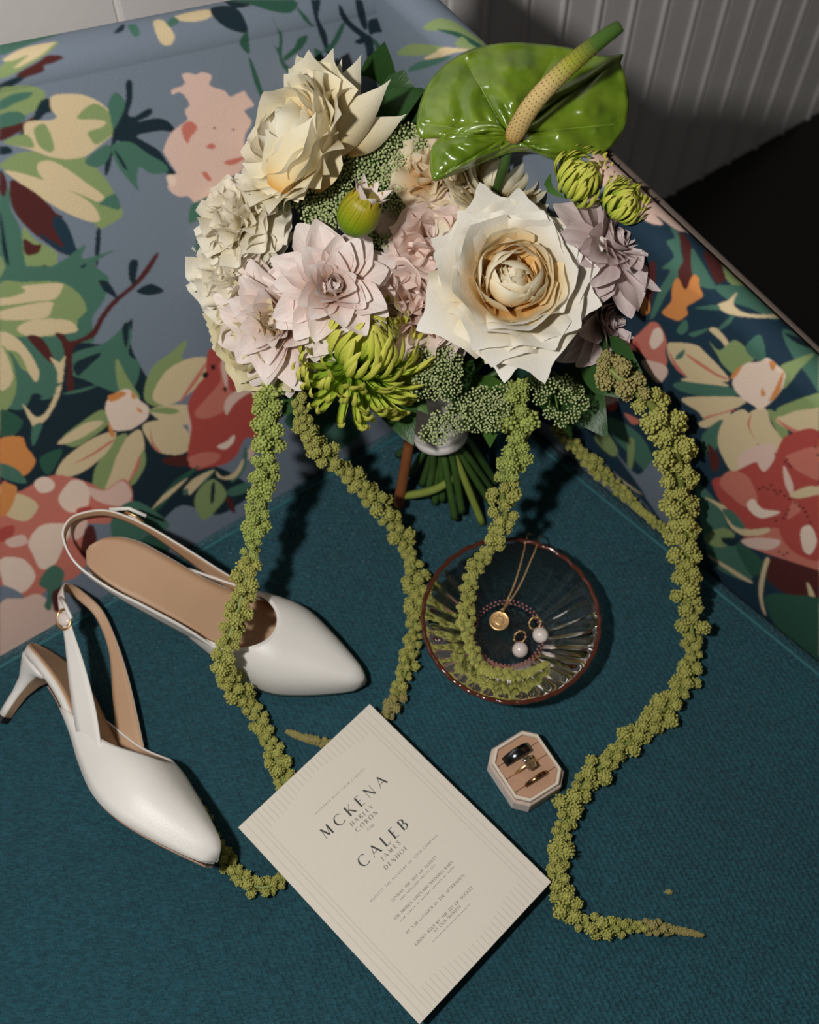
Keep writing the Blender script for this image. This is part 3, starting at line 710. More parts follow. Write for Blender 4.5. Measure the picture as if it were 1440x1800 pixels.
# ------------------------------------------------------------------ shoes
def smooth_interp(x, xs, ys):
    x = np.asarray(x, float); xs = np.asarray(xs, float); ys = np.asarray(ys, float)
    d = np.gradient(ys, xs); i = np.clip(np.searchsorted(xs, x) - 1, 0, len(xs) - 2)
    h = xs[i + 1] - xs[i]; t = np.clip((x - xs[i]) / h, 0, 1)
    return ((2 * t ** 3 - 3 * t ** 2 + 1) * ys[i] + (t ** 3 - 2 * t ** 2 + t) * h * d[i] + (-2 * t ** 3 + 3 * t ** 2) * ys[i + 1] + (t ** 3 - t ** 2) * h * d[i + 1])
SX = [0, .006, .014, .03, .06, .09, .12, .15, .175, .2, .22, .234, .240]
SH = [.002, .0125, .018, .0225, .0225, .0225, .0275, .0340, .0345, .0255, .0158, .0082, .0048]
ZX = [0, .03, .06, .09, .12, .15, .175, .2, .24]
ZB = [.054, .052, .044, .030, .0145, .005, .003, .003, .006]
HX = [.05, .08, .12, .165, .19, .21, .225, .235, .242]
HH = [.020, .030, .038, .043, .036, .029, .0225, .0175, .0140]
def hw(x): return float(smooth_interp(x, SX, SH))
def zb(x): return float(smooth_interp(x, ZX, ZB))
def hh(x): return float(smooth_interp(x, HX, HH))
def make_shoe(root, S, side, loop=(0, 0)):
    xs = np.concatenate([np.linspace(0, .03, 10), np.linspace(.036, .2, 34), np.linspace(.204, .24, 12)])
    def slab(z0, z1, k, cup=0.0, x0=0.0, x1=.24, ny=9):
        vs, f = [], []
        xx = [x for x in xs if x0 <= x <= x1]
        for x in xx:
            w = hw(x) * k
            for j in range(ny):
                y = -1 + 2 * j / (ny - 1)
                vs.append((x * S, y * w * S, (zb(x) + z1 + cup * y * y) * S))
        n = len(xx); f += grid_faces(n, ny); o = len(vs)
        for x in xx:
            w = hw(x) * k
            for j in range(ny):
                y = -1 + 2 * j / (ny - 1); vs.append((x * S, y * w * S, (zb(x) + z0) * S))
        f += [tuple(i + o for i in reversed(q)) for q in grid_faces(n, ny)]
        for i in range(n - 1):
            f.append((i * ny, (i + 1) * ny, o + (i + 1) * ny, o + i * ny)); a, b = i * ny + ny - 1, (i + 1) * ny + ny - 1
            f.append((b, a, o + a, o + b))
        f.append(tuple(list(range(ny)) + [o + j for j in range(ny - 1, -1, -1)]))
        f.append(tuple([(n - 1) * ny + j for j in range(ny - 1, -1, -1)] + [o + (n - 1) * ny + j for j in range(ny)]))
        return vs, f
    mb = MB(); mb.add(*slab(.0, .0052, 1.0, .0008)); obj('footbed', mb.mesh('footbed'), M['leather'], root)
    mb = MB(); mb.add(*slab(.005, .0064, .955, .0008)); ins = obj('insole', mb.mesh('insole'), M['lining'], root)
    mb = MB(); mb.add(*slab(-.0016, .0002, .96, x0=.05)); obj('outsole', mb.mesh('outsole'), M['outsole'], root)
    mb = MB(); mb.add(*slab(-.0030, -.0014, .93, x0=.05)); obj('sole_edge', mb.mesh('sole_edge'), M['sole_edge'], root)
    # stamped ring on the insole
    mb = MB(); tube(mb, [np.array([.055 + .004 * math.cos(t), .004 * math.sin(t), zb(.055) + .0066]) * S for t in np.linspace(0, 6.283, 20)[:-1]], .0003 * S, 4, closed=True)
    if side < 0: obj('insole_stamp', mb.mesh('insole_stamp'), M['sole_edge'], ins)
    # vamp
    na, nb = 41, 26; vs = []
    def xstart(a): return .166 - .092 * abs(a) ** 1.7
    for i in range(na):
        a = -1 + 2 * i / (na - 1)
        for j in range(nb):
            t = j / (nb - 1); x = xstart(a) + t * (.2425 - xstart(a)); ph = a * math.pi / 2
            w = hw(min(x, .24)) + .0016; e = .78
            y = w * math.copysign(abs(math.sin(ph)) ** e, a) if a else 0
            peak = 1 + .0 * abs(a)
            z = zb(min(x, .24)) - .0005 + hh(x) * peak * max(0, math.cos(ph)) ** .72
            nose = math.sqrt(max(0, 1 - (max(0, x - .2325) / .0101) ** 2))
            y *= nose; z = zb(.24) + .004 + (z - zb(.24) - .004) * nose if x > .2325 else z
            vs.append((x * S, y * S, z * S))
    me = new_mesh('vamp', vs, grid_faces(na, nb)); me.materials.append(M['leather']); me.materials.append(M['lining'])
    v = obj('vamp', me, None, root); add_modifier_solidify(v, .0013 * S, off=1, moff=1)
    mb = MB(); tube(mb, [np.array(vs[i * nb]) for i in range(na)], .0009 * S, 6); obj('topline_binding', mb.mesh('topline_binding'), M['leather'], v)
    # slingback strap: one ribbon from one side of the vamp round the heel to the other
    half = [(.128, .0290, .0265, .0075, .2), (.104, .0275, .038, .0135, .2), (.072, .0290, .057, .0110, .12), (.040, .0300, .075, .0055, .1), (.012, .0255, .0870, .0042, .1), (-.006, .0125, .0915, .0038, .0)]
    half = [(x + loop[0] * k, y, z + loop[1] * k, w, c) for k, (x, y, z, w, c) in zip((0, .12, .4, .7, .92, 1), half)]
    pts = [(x, y, z, w, c) for x, y, z, w, c in half] + [(-.0105 + loop[0], 0, .093 + loop[1], .0038, 0)] + [(x, -y, z, w, -c) for x, y, z, w, c in reversed(half)]
    sp = catmull(pts, 8); vs = []
    for k, (x, y, z, w, c) in enumerate(sp):
        for t in (-1, -.5, 0, .5, 1): vs.append(((x + .0) * S, (y + c * t * w * .4) * S, (z + t * w) * S))
    me = new_mesh('slingback_strap', vs, [tuple(reversed(q)) for q in grid_faces(len(sp), 5)]); me.materials.append(M['leather']); me.materials.append(M['lining'])
    st = obj('slingback_strap', me, None, root); add_modifier_solidify(st, .0016 * S, off=-1, moff=1)
    # buckle on the strap
    bx, by, bz = .030 + loop[0] * .8, .0300 * side, .0800 + loop[1] * .8
    mb = MB(); tube(mb, [np.array([bx + .0085 * math.cos(t) * .9, by + side * .001, bz + .0068 * math.sin(t) + .003 * math.cos(t) * -.6]) * S for t in np.linspace(0, 6.283, 25)[:-1]], .0011 * S, 8, closed=True)
    bk = obj('buckle', mb.mesh('buckle'), M['gold'], st)
    v_, f_ = ico(1, sub=2); mb = MB(); mb.add([((bx + .0062 * q[0]) * S, (by + side * .0012 + .0026 * q[1]) * S, (bz + .0052 * q[2]) * S) for q in v_], f_)
    obj('buckle_stone', mb.mesh('buckle_stone'), M['pearl'], bk)
    mb = MB(); tube(mb, [np.array(q) * S for q in [(.012 + loop[0] * .9, .027 * side, .0895 + loop[1] * .9), (.026 + loop[0] * .8, .0335 * side, .090 + loop[1] * .8), (.040 + loop[0] * .7, .0345 * side, .086 + loop[1] * .7)]], [.0016 * S] * 3, 6)
    obj('strap_end', mb.mesh('strap_end'), M['leather'], st)
    # heel
    mb = MB(); rings = [(.0, .0125, .0055, .0060), (.010, .0128, .0055, .0060), (.022, .0140, .0062, .0068), (.034, .0165, .0090, .0100), (.043, .0195, .0145, .0160), (.050, .0235, .0215, .0205), (.0535, .0245, .0235, .0218)]
    vs = []; n = 24
    for z, cx, rx, ry in rings:
        for j in range(n):
            t = 2 * math.pi * j / n; cxx = math.cos(t)
            px = cx + rx * (min(cxx, .62) if True else cxx)
            vs.append((px * S, ry * math.sin(t) * S, (z - (.0 if z < .045 else max(0, (px - .02)) * .30)) * S))
    mb.add(vs, grid_faces(len(rings), n, wrap_v=True)); mb.f.append(tuple(range(n - 1, -1, -1))); mb.f.append(tuple((len(rings) - 1) * n + j for j in range(n))); mb.m += [0, 0]
    for k in range((len(rings) - 1) * n):
        j = k % n; t = 2 * math.pi * (j + .5) / n
        if math.cos(t) > .62: mb.m[k] = 1
    me = mb.mesh('heel'); me.materials.append(M['leather']); me.materials.append(M['lining'])
    hl = obj('heel', me, None, root)
    mb = MB(); vs = [(( .0125 + .0060 * min(math.cos(2 * math.pi * j / 24), .62)) * S, .0064 * math.sin(2 * math.pi * j / 24) * S, z * S) for z in (-.0045, .0008) for j in range(24)]
    mb.add(vs, grid_faces(2, 24, wrap_v=True) + [tuple(range(23, -1, -1)), tuple(range(24, 48))]); obj('heel_tip', mb.mesh('heel_tip', False), M['black'], hl)
    return root
SS = .895
y1 = -.4030
sh1 = tag(empty('slingback_shoe', (-.2317, .3807, SEAT + .0045 * SS), (0, 0, y1)), 'white pointed slingback pump standing upright on its heel against the floral back', 'shoe', 'pair of white slingback pumps')
make_shoe(sh1, SS, 1)
R2 = Matrix(((.7882, .3709, .4911), (-.5762, .1645, .8006), (.2162, -.9140, .3434)))
sh2 = tag(empty('slingback_shoe', (-.2995, .2795, SEAT + .0010), R2.to_quaternion()), 'white pointed slingback pump lying on its side with its heel sticking out', 'shoe', 'pair of white slingback pumps')
make_shoe(sh2, SS, -1, (.012, .020))

# ------------------------------------------------------------------ invitation card
ZC = .0195
cL, cT, cR, cB = (P(*q, z=ZC) for q in ((436, 1440), (660, 1233), (957, 1557), (722, 1815)))
ex = ((cT - cL) + (cR - cB)); ex /= np.linalg.norm(ex)
ey = np.cross([0, 0, 1], ex)                       # towards the top of the card
cc = (cL + cT + cR + cB) / 4; CW, CH, CTK = .1232, .1727, .0011
rz = math.atan2(ex[1], ex[0])
card = tag(empty('wedding_invitation', (cc[0], cc[1], SEAT + ZC - CTK), (0, 0, rz)), 'cream printed wedding invitation card lying across the green tassels', 'invitation card')
mb = MB(); w, h, r = CW / 2, CH / 2, .0006
pr = [(-w, -h), (w, -h), (w, h), (-w, h)]
mb.add([(x, y, 0) for x, y in pr] + [(x, y, CTK - .0002) for x, y in pr] + [(x * (1 - .0003 / w), y * (1 - .0003 / h), CTK) for x, y in pr],
       [(3, 2, 1, 0)] + [(i, (i + 1) % 4, 4 + (i + 1) % 4, 4 + i) for i in range(4)] + [(4 + i, 4 + (i + 1) % 4, 8 + (i + 1) % 4, 8 + i) for i in range(4)] + [(8, 9, 10, 11)])
obj('card_sheet', mb.mesh('card_sheet', False), M['paper'], card)
def cardxy(u, v):
    p = P(u, v, ZC) - cc; return np.array([p @ ex, p @ ey])
ZT = CTK + .00006
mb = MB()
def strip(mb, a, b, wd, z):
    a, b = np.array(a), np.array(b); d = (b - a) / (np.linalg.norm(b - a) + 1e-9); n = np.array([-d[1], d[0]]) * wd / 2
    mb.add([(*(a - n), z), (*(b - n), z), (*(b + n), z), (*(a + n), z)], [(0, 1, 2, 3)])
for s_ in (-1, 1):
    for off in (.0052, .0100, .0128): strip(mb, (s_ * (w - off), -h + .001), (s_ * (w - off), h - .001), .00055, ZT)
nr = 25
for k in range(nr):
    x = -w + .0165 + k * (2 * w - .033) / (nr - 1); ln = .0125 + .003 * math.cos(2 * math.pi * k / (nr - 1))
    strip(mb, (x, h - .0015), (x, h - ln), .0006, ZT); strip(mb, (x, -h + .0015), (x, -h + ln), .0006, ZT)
obj('border_strips', mb.mesh('border_strips', False), M['paper_line'], card)  # thin flat strips along the card edges, slightly darker than the sheet
# lettering: thick-and-thin capitals drawn as strokes in a unit-high box
TK, TN = .15, .045
def arc(cx, cy, rx, ry, a0, a1, n=14): return [(cx + rx * math.cos(math.radians(a0 + (a1 - a0) * i / n)), cy + ry * math.sin(math.radians(a0 + (a1 - a0) * i / n))) for i in range(n + 1)]
G = {'A': (.86, [([(0, 0), (.43, 1)], TN), ([(.41, 1), (.82, 0)], TK), ([(.14, .33), (.68, .33)], TN)]),
     'B': (.66, [([(.12, 0), (.12, 1)], TK), (arc(.22, .76, .30, .24, 90, -90), 'o'), (arc(.22, .27, .38, .27, 90, -90), 'o')]),
     'C': (.86, [(arc(.50, .5, .46, .5, 48, 312, 22), 'o')]),
     'D': (.84, [([(.12, 0), (.12, 1)], TK), (arc(.2, .5, .58, .5, 90, -90, 18), 'o')]),
     'E': (.58, [([(.12, 0), (.12, 1)], TK), ([(.12, .98), (.52, .98)], TN), ([(.12, .52), (.44, .52)], TN), ([(.12, .02), (.54, .02)], TN)]),
     'F': (.54, [([(.12, 0), (.12, 1)], TK), ([(.12, .98), (.52, .98)], TN), ([(.12, .52), (.44, .52)], TN)]),
     'G': (.90, [(arc(.50, .5, .46, .5, 48, 330, 22), 'o'), ([(.88, .42), (.88, .1)], TK)]),
     'H': (.82, [([(.12, 0), (.12, 1)], TK), ([(.72, 0), (.72, 1)], TK), ([(.12, .5), (.72, .5)], TN)]),
     'I': (.26, [([(.13, 0), (.13, 1)], TK)]), 'J': (.34, [([(.2, 1), (.2, .1), (.02, -.1)], TK)]),
     'K': (.74, [([(.12, 0), (.12, 1)], TK), ([(.16, .42), (.64, 1)], TN), ([(.3, .56), (.72, 0)], TK)]),
     'L': (.56, [([(.12, 0), (.12, 1)], TK), ([(.12, .02), (.54, .02), (.54, .16)], TN)]),
     'M': (.98, [([(.06, 0), (.16, 1)], TN), ([(.14, 1), (.49, .1)], TK), ([(.49, .06), (.82, 1)], TN), ([(.82, 0), (.82, 1)], TK)]),
     'N': (.86, [([(.1, 0), (.1, 1)], TN), ([(.08, 1), (.74, 0)], TK), ([(.76, 0), (.76, 1)], TN)]),
     'O': (.98, [(arc(.49, .5, .45, .5, 0, 360, 28), 'o')]), 'P': (.62, [([(.12, 0), (.12, 1)], TK), (arc(.22, .73, .34, .27, 90, -90), 'o')]),
     'Q': (.98, [(arc(.49, .5, .45, .5, 0, 360, 28), 'o'), ([(.5, .1), (.9, -.15)], TN)]),
     'R': (.70, [([(.12, 0), (.12, 1)], TK), (arc(.22, .74, .32, .26, 90, -90), 'o'), ([(.3, .5), (.68, 0)], TK)]),
     'S': (.54, [(arc(.28, .74, .22, .25, 30, 250, 12) + arc(.26, .26, .24, .26, 75, -150, 12), .09)]),
     'T': (.72, [([(.36, 0), (.36, 1)], TK), ([(.02, .98), (.70, .98)], TN)]),
     'U': (.82, [([(.14, 1), (.14, .35)], TK), (arc(.42, .35, .29, .35, 180, 360), .07), ([(.71, 1), (.71, .35)], TN)]),
     'V': (.80, [([(.02, 1), (.4, 0)], TK), ([(.4, 0), (.76, 1)], TN)]), 'W': (1.14, [([(.02, 1), (.34, 0)], TK), ([(.34, 0), (.56, .9)], TN), ([(.54, 1), (.82, 0)], TK), ([(.82, 0), (1.1, 1)], TN)]),
     'Y': (.74, [([(.02, 1), (.37, .46)], TK), ([(.37, .46), (.7, 1)], TN), ([(.37, .48), (.37, 0)], TK)]),
     '0': (.66, [(arc(.33, .5, .27, .5, 0, 360, 20), 'o')]), '1': (.36, [([(.2, 0), (.2, 1)], TK)]), '3': (.56, [(arc(.24, .75, .24, .24, 140, -80, 12), 'o'), (arc(.22, .27, .28, .27, 85, -140, 12), 'o')]),
     ':': (.26, [([(.13, .1), (.13, .22)], TK), ([(.13, .6), (.13, .72)], TK)]), "'": (.22, [([(.11, .75), (.11, 1)], TN * 2)]), ' ': (.42, []), '-': (.30, [([(.02, .4), (.3, .4)], .42)])}
def text_line(txt, p0, p1, cap, mat, bold=1.0):
    a, b = cardxy(*p0), cardxy(*p1); d = b - a; L = np.linalg.norm(d); d /= L; n = np.array([-d[1], d[0]])
    adv = [G[c][0] for c in txt]; gap = (L / cap - sum(adv)) / max(len(txt) - 1, 1); mb = MB(); x = 0; k = 0
    for c, w_ in zip(txt, adv):
        for pts, wt in G[c][1]:
            q = np.array(pts, float); tg = np.gradient(q, axis=0); tg /= np.linalg.norm(tg, axis=1)[:, None] + 1e-9
            if isinstance(wt, str): wd = TN + (TK - TN) * np.abs(tg[:, 1]) ** 2
            else: wd = np.full(len(q), wt)
            wd = wd * bold; nn = np.stack([-tg[:, 1], tg[:, 0]], 1)
            if not isinstance(wt, str) and len(q) == 2 and q[0][1] != q[1][1]: nn[:] = (1, 0)      # slanted stems end flat on the baseline
            vs = []
            for s_ in (-1, 1):
                for pnt, m_, w1 in zip(q, nn, wd):
                    e = pnt + m_ * w1 / 2 * s_; e = a + d * (x + e[0]) * cap + n * e[1] * cap
                    vs.append((*e, ZT + .00003 * (k % 3)))
            m_ = len(q); k += 1
            mb.add(vs, [(i, i + 1, m_ + i + 1, m_ + i) for i in range(m_ - 1)])
        x += w_ + gap
    obj('text_line', mb.mesh('text_line', False), mat, card)
MM = .00041
text_line('MCKENA', (574, 1475), (682, 1375), 18.5 * MM, M['ink'], 1.1)
text_line('HARLEY', (619.5, 1453), (657, 1419.5), 7.3 * MM, M['ink2'], 1.25)
text_line('CORON', (629, 1463), (665, 1429.5), 7.3 * MM, M['ink2'], 1.25)
text_line('AND', (647, 1461), (659, 1450.5), 4.6 * MM, M['ink2'], 1.3)
text_line('CALEB', (639, 1526), (719.5, 1452), 18.5 * MM, M['ink'], 1.1)
text_line('JAMES', (673.5, 1513), (705, 1483), 7.3 * MM, M['ink2'], 1.25)
text_line('DENHOF', (679, 1529.5), (717.5, 1492), 7.3 * MM, M['ink2'], 1.25)
for txt, a, b, c in (('TOGETHER WITH THEIR FAMILIES', (556, 1432), (641, 1353), 3.3), ('REQUEST THE PLEASURE OF YOUR COMPANY', (653, 1586), (770, 1469), 3.6),
                     ('SUNDAY THE 31ST OF AUGUST', (690, 1586), (768.5, 1507), 4.6), ('TWO THOUSAND TWENTY FIVE', (705, 1583), (766, 1521), 3.2),
                     ('THE HIDDEN VINEYARD WEDDING BARN', (695, 1618), (797, 1516), 4.6), ('---- ------ -- ------- ------- -- -----', (705, 1621), (799, 1525), 4.0),
                     ("AT 3:30 O'CLOCK IN THE AFTERNOON", (716, 1643), (817.5, 1539), 4.6), ('KINDLY RSVP BY THE 1ST OF AUGUST', (732, 1663), (832, 1561), 4.8),
                     ('AT OUR WEBSITE', (765, 1640), (811, 1594), 4.6), ('-------------------------------', (762, 1656.5), (828, 1590), 3.4)):
    text_line(txt, a, b, c * MM, M['ink2'], 1.2)

# ------------------------------------------------------------------ glass dish
def glass_mat(name, col, rough=.02, ior=1.45):
    m, nt, b = nmat(name)
    b.inputs['Base Color'].default_value = (*col, 1); b.inputs['Roughness'].default_value = rough
    b.inputs['Transmission Weight'].default_value = 1.0; b.inputs['IOR'].default_value = ior
    return m
M['glass'] = glass_mat('pressed_glass', (.74, .72, .71))
M['glass_rim'] = plain('red_amber_glass', (.085, .020, .011), .12, coat=.6)
M['glass_bead'] = plain('pink_glass', (.34, .13, .12), .15, coat=.8)
DC = P(898, 1089, .034); DCX, DCY = DC[0], DC[1]; DR = .0630; DZ = .036
dish = tag(empty('glass_dish', (DCX, DCY, SEAT)), 'round ribbed glass trinket dish with red amber rim holding the jewellery', 'dish')
NT = 30 * 8
def bowl_profile(t):              # inner surface, t 0 centre .. 1 rim
    return [(0, .0050), (.012, .0050), (.0215, .0052), (.0255, .0065), (.030, .0095), (.037, .0145), (.045, .0205), (.053, .0272), (.059, .0325), (DR - .0008, DZ)][t]
mb = MB(); vs = []
inner = catmull([bowl_profile(k) for k in range(10)], 4)
outer = catmull([(DR + .0010, DZ + .0002), (.060, .0295), (.054, .0235), (.046, .0165), (.038, .0105), (.031, .0060), (.027, .0035), (.0262, .0), (.0232, .0), (.0225, .0022), (0, .0022)], 4)
prof = [(r, z, 1) for r, z in inner] + [(r, z, -1) for r, z in outer]
for r, z, sd in prof:
    k = min(max((r - .026) / .012, 0), 1) * (1 - .55 * min(max((r - .052) / .012, 0), 1))
    for j in range(NT):
        t = 2 * math.pi * j / NT; lob = abs(math.cos(15 * t)) ; amp = .0036 * k
        zz = z + (amp * (lob - .6) if sd < 0 else amp * .55 * (lob - .6)); rr_ = max(r + (.0008 * k * (lob - .5)), 0)
        vs.append((rr_ * math.cos(t), rr_ * math.sin(t), max(zz, 0)))
mb.add(vs, grid_faces(len(prof), NT, wrap_v=True)); obj('bowl', mb.mesh('bowl'), M['glass'], dish)
mb = MB(); rim = []
for j in range(NT):
    t = 2 * math.pi * j / NT; lob = abs(math.cos(15 * t)); rr_ = DR + .0002 + .0006 * (lob - .5)
    rim.append((rr_ * math.cos(t), rr_ * math.sin(t), DZ + .0002 + .0007 * lob))
tube(mb, rim, .0017, 8, closed=True); obj('rim', mb.mesh('rim'), M['glass_rim'], dish)
mb = MB()
for k in range(48):
    t = 2 * math.pi * k / 48
    for r_, z_ in ((.0245, .0066), (.0265, .0078)):
        v_, f_ = ico(.00085, (r_ * math.cos(t + (r_ > .025) * .065), r_ * math.sin(t + (r_ > .025) * .065), z_), 1); mb.add(v_, f_)
obj('beaded_ring', mb.mesh('beaded_ring'), M['glass_bead'], dish)
mb = MB()
for k in range(40):
    t = 2 * math.pi * k / 40
    tube(mb, [(r_ * math.cos(t), r_ * math.sin(t), .0051) for r_ in (.007, .019)], [.0003, .0004], 4)
obj('sunburst', mb.mesh('sunburst'), M['glass'], dish)
def in_dish(u, v, z): return P(u, v, z)
# necklace
def floor_pt(u, v, zoff):        # point of the dish's inner surface at a pixel
    z = .006
    for _ in range(25):
        p = P(u, v, z + zoff); r_ = math.hypot(p[0] - DCX, p[1] - DCY)
        z = float(np.interp(r_, inner[:, 0], inner[:, 1]))
    return P(u, v, z + zoff)
pc = P(878, 1090, .0075)
nk = tag(empty('necklace', (pc[0], pc[1], SEAT + .0055)), 'fine gold chain necklace with a round medallion lying in the dish', 'necklace')
NK = np.array([pc[0], pc[1], SEAT + .0055])
mb = MB(); lathe(mb, [(0, 0), (.0072, 0), (.0076, .0006), (.0072, .0012), (.0066, .0010), (.0060, .0009), (0, .0011)], 40)
pd_ = obj('medallion', mb.mesh('medallion'), M['gold'], nk, (0, 0, .0004), (.12, -.05, 0))
mb = MB(); lathe(mb, [(0, .0011), (.0016, .0013), (.0024, .0011), (.0032, .0015), (.0036, .0010)], 24); 
for k in range(8):
    t = k * math.pi / 4; tube(mb, [(.0030 * math.cos(t), .0030 * math.sin(t), .0012), (.0054 * math.cos(t), .0054 * math.sin(t), .0011)], .0003, 5)
obj('medallion_relief', mb.mesh('medallion_relief'), M['gold'], pd_)
def chain(pts, name='chain'):
    sp = catmull(pts, 30); seg = np.linalg.norm(np.diff(sp, axis=0), axis=1); cum = np.concatenate([[0], np.cumsum(seg)])
    mb = MB(); n = int(cum[-1] / .00125)
    for i in range(n):
        s_ = (i + .5) * cum[-1] / n; p = np.array([np.interp(s_, cum, sp[:, k]) for k in range(3)]); q = np.array([np.interp(min(s_ + .0005, cum[-1]), cum, sp[:, k]) for k in range(3)])
        d = q - p; d /= np.linalg.norm(d) + 1e-9; sd = np.cross(d, [0, 0, 1]); sd /= np.linalg.norm(sd) + 1e-9; up = np.cross(sd, d)
        if i % 2: sd = up
        tube(mb, [p + d * .00085 * math.cos(t) + sd * .0005 * math.sin(t) - NK for t in np.linspace(0, 6.283, 9)[:-1]], .00022, 4, closed=True)
    return obj(name, mb.mesh(name), M['gold'], nk)
top1 = [P(924, 952, .038), P(927, 944, .030), P(930, 938, .016), P(936, 940, .003)]
top2 = [P(944, 958, .038), P(948, 950, .030), P(952, 944, .016), P(950, 942, .003)]
chain([P(884, 1072, .0085)] + [floor_pt(u, v, .0008) for u, v in ((892, 1055), (902, 1033), (910, 1010), (917, 985), (922, 965))] + top1)
chain([P(885, 1073, .0085)] + [floor_pt(u, v, .0008) for u, v in ((897, 1056), (910, 1036), (922, 1012), (932, 988), (940, 970))] + top2)
mb = MB(); c0 = P(883, 1074, .0082) - NK; tube(mb, [c0 + np.array([.0012 * math.cos(t), .0016 * math.sin(t), .0003 * math.cos(t)]) for t in np.linspace(0, 6.283, 17)[:-1]], .00035, 6, closed=True)
obj('bail', mb.mesh('bail'), M['gold'], nk)
# pearl earrings
def earring(pu, pv, hu, hv, label):
    p = floor_pt(pu, pv, .0058); h_ = floor_pt(hu, hv, .0042)
    e = tag(empty('pearl_earring', (p[0], p[1], p[2] - .0058)), label, 'earring', 'pair of pearl earrings')
    O = np.array([p[0], p[1], p[2] - .0058])
    v_, f_ = ico(.0058, (0, 0, .0058), 3); mb = MB(); mb.add(v_, f_); obj('pearl', mb.mesh('pearl'), M['pearl'], e)
    d = h_ - p; d /= np.linalg.norm(d); s_ = np.cross(d, [0, 0, 1]); s_ /= np.linalg.norm(s_); up = np.cross(s_, d)
    ce = p + d * .0105 - O; mb = MB(); ring = [ce + .0048 * (d * math.cos(t) + (s_ * .85 + up * .5) * math.sin(t)) for t in np.linspace(0, 6.283, 29)[:-1]]
    tube(mb, ring, .0005, 6, closed=True); hoop = obj('hoop', mb.mesh('hoop'), M['gold'], e); mb = MB()
    for k in range(0, 28, 4):
        v_, f_ = ico(.0010, ring[k], 1); mb.add(v_, f_)
    obj('gold_bead', mb.mesh('gold_bead'), M['gold'], hoop)
    mb = MB(); lathe(mb, [(0, .0010), (.0018, .0005), (.0024, -.0006), (.0016, -.0012)], 14); 
    cap = obj('cap', mb.mesh('cap'), M['gold'], e, p + d * .0056 - O, face_axis(d))
earring(914.5, 1142, 914, 1112, 'pearl earring lying nearer the gold medallion in the glass dish'); earring(950, 1116, 938, 1090, 'pearl earring lying nearer the ribbed side of the glass dish')

# ------------------------------------------------------------------ ring box and rings
BC = P(926, 1346, .021); bdir = P(990, 1371, .02) - P(955, 1303, .02)
e1 = P(925, 1276, .021) - P(868, 1311, .021); ang = math.atan2(e1[1], e1[0])
box = tag(empty('ring_box', (BC[0], BC[1], SEAT), (0, 0, ang)), 'open octagonal cream velvet ring box holding three rings', 'ring box')
def octa(wx, wy, c): return [(wx - c, -wy), (wx, -wy + c), (wx, wy - c), (wx - c, wy), (-wx + c, wy), (-wx, wy - c), (-wx, -wy + c), (-wx + c, -wy)]
def loft(mb, rings, cap0=True, cap1=True):
    vs = [(x, y, z) for ring, z in rings for x, y in ring]; n = len(rings[0][0])
    f = grid_faces(len(rings), n, wrap_v=True)
    if cap0: f.append(tuple(range(n - 1, -1, -1)))
    if cap1: f.append(tuple((len(rings) - 1) * n + j for j in range(n)))
    mb.add(vs, f)
BX, BY, BCUT = .0205, .0232, .0080
mb = MB(); loft(mb, [(octa(BX, BY, BCUT), 0.0), (octa(BX + .0006, BY + .0006, BCUT), .002), (octa(BX + .0004, BY + .0004, BCUT), .0155), (octa(BX - .0004, BY - .0004, BCUT), .0165)])
obj('base', mb.mesh('base', False), M['velvet'], box)
mb = MB(); loft(mb, [(octa(BX - .0012, BY - .0012, BCUT - .0004), .0160), (octa(BX - .0012, BY - .0012, BCUT - .0004), .0205), (octa(BX - .0017, BY - .0017, BCUT - .0005), .0212), (octa(BX - .0030, BY - .0030, BCUT - .001), .0212), (octa(BX - .0034, BY - .0034, BCUT - .001), .0200), (octa(BX - .0034, BY - .0034, BCUT - .001), .0165)], cap0=False, cap1=False)
obj('inner_rim', mb.mesh('inner_rim', False), M['velvet_rim'], box)
PX, PY, PCUT = BX - .0036, BY - .0036, BCUT - .001
mb = MB(); loft(mb, [(octa(PX, PY, PCUT), .0160), (octa(PX, PY, PCUT), .0172)])
pad = obj('velvet_pad', mb.mesh('velvet_pad', False), M['velvet_in'], box)
def clip_band(poly, y0, y1):
    for lim, sg in ((y0, 1), (y1, -1)):
        out = []
        for k in range(len(poly)):
            (ax_, ay_), (bx_, by_) = poly[k], poly[(k + 1) % len(poly)]
            ia, ib = (ay_ - lim) * sg >= 0, (by_ - lim) * sg >= 0
            if ia: out.append((ax_, ay_))
            if ia != ib: t = (lim - ay_) / (by_ - ay_); out.append((ax_ + (bx_ - ax_) * t, lim))
        poly = out
    return poly
for y0, y1 in ((-PY, -.0114), (-.0106, -.0009), (-.0001, .0096), (.0104, PY)):      # velvet rolls with the ring slots between them
    pl = clip_band(octa(PX, PY, PCUT), y0, y1); mb = MB(); loft(mb, [(pl, .0170), (pl, .0196)])
    obj('velvet_roll', mb.mesh('velvet_roll', False), M['velvet_in'], pad)
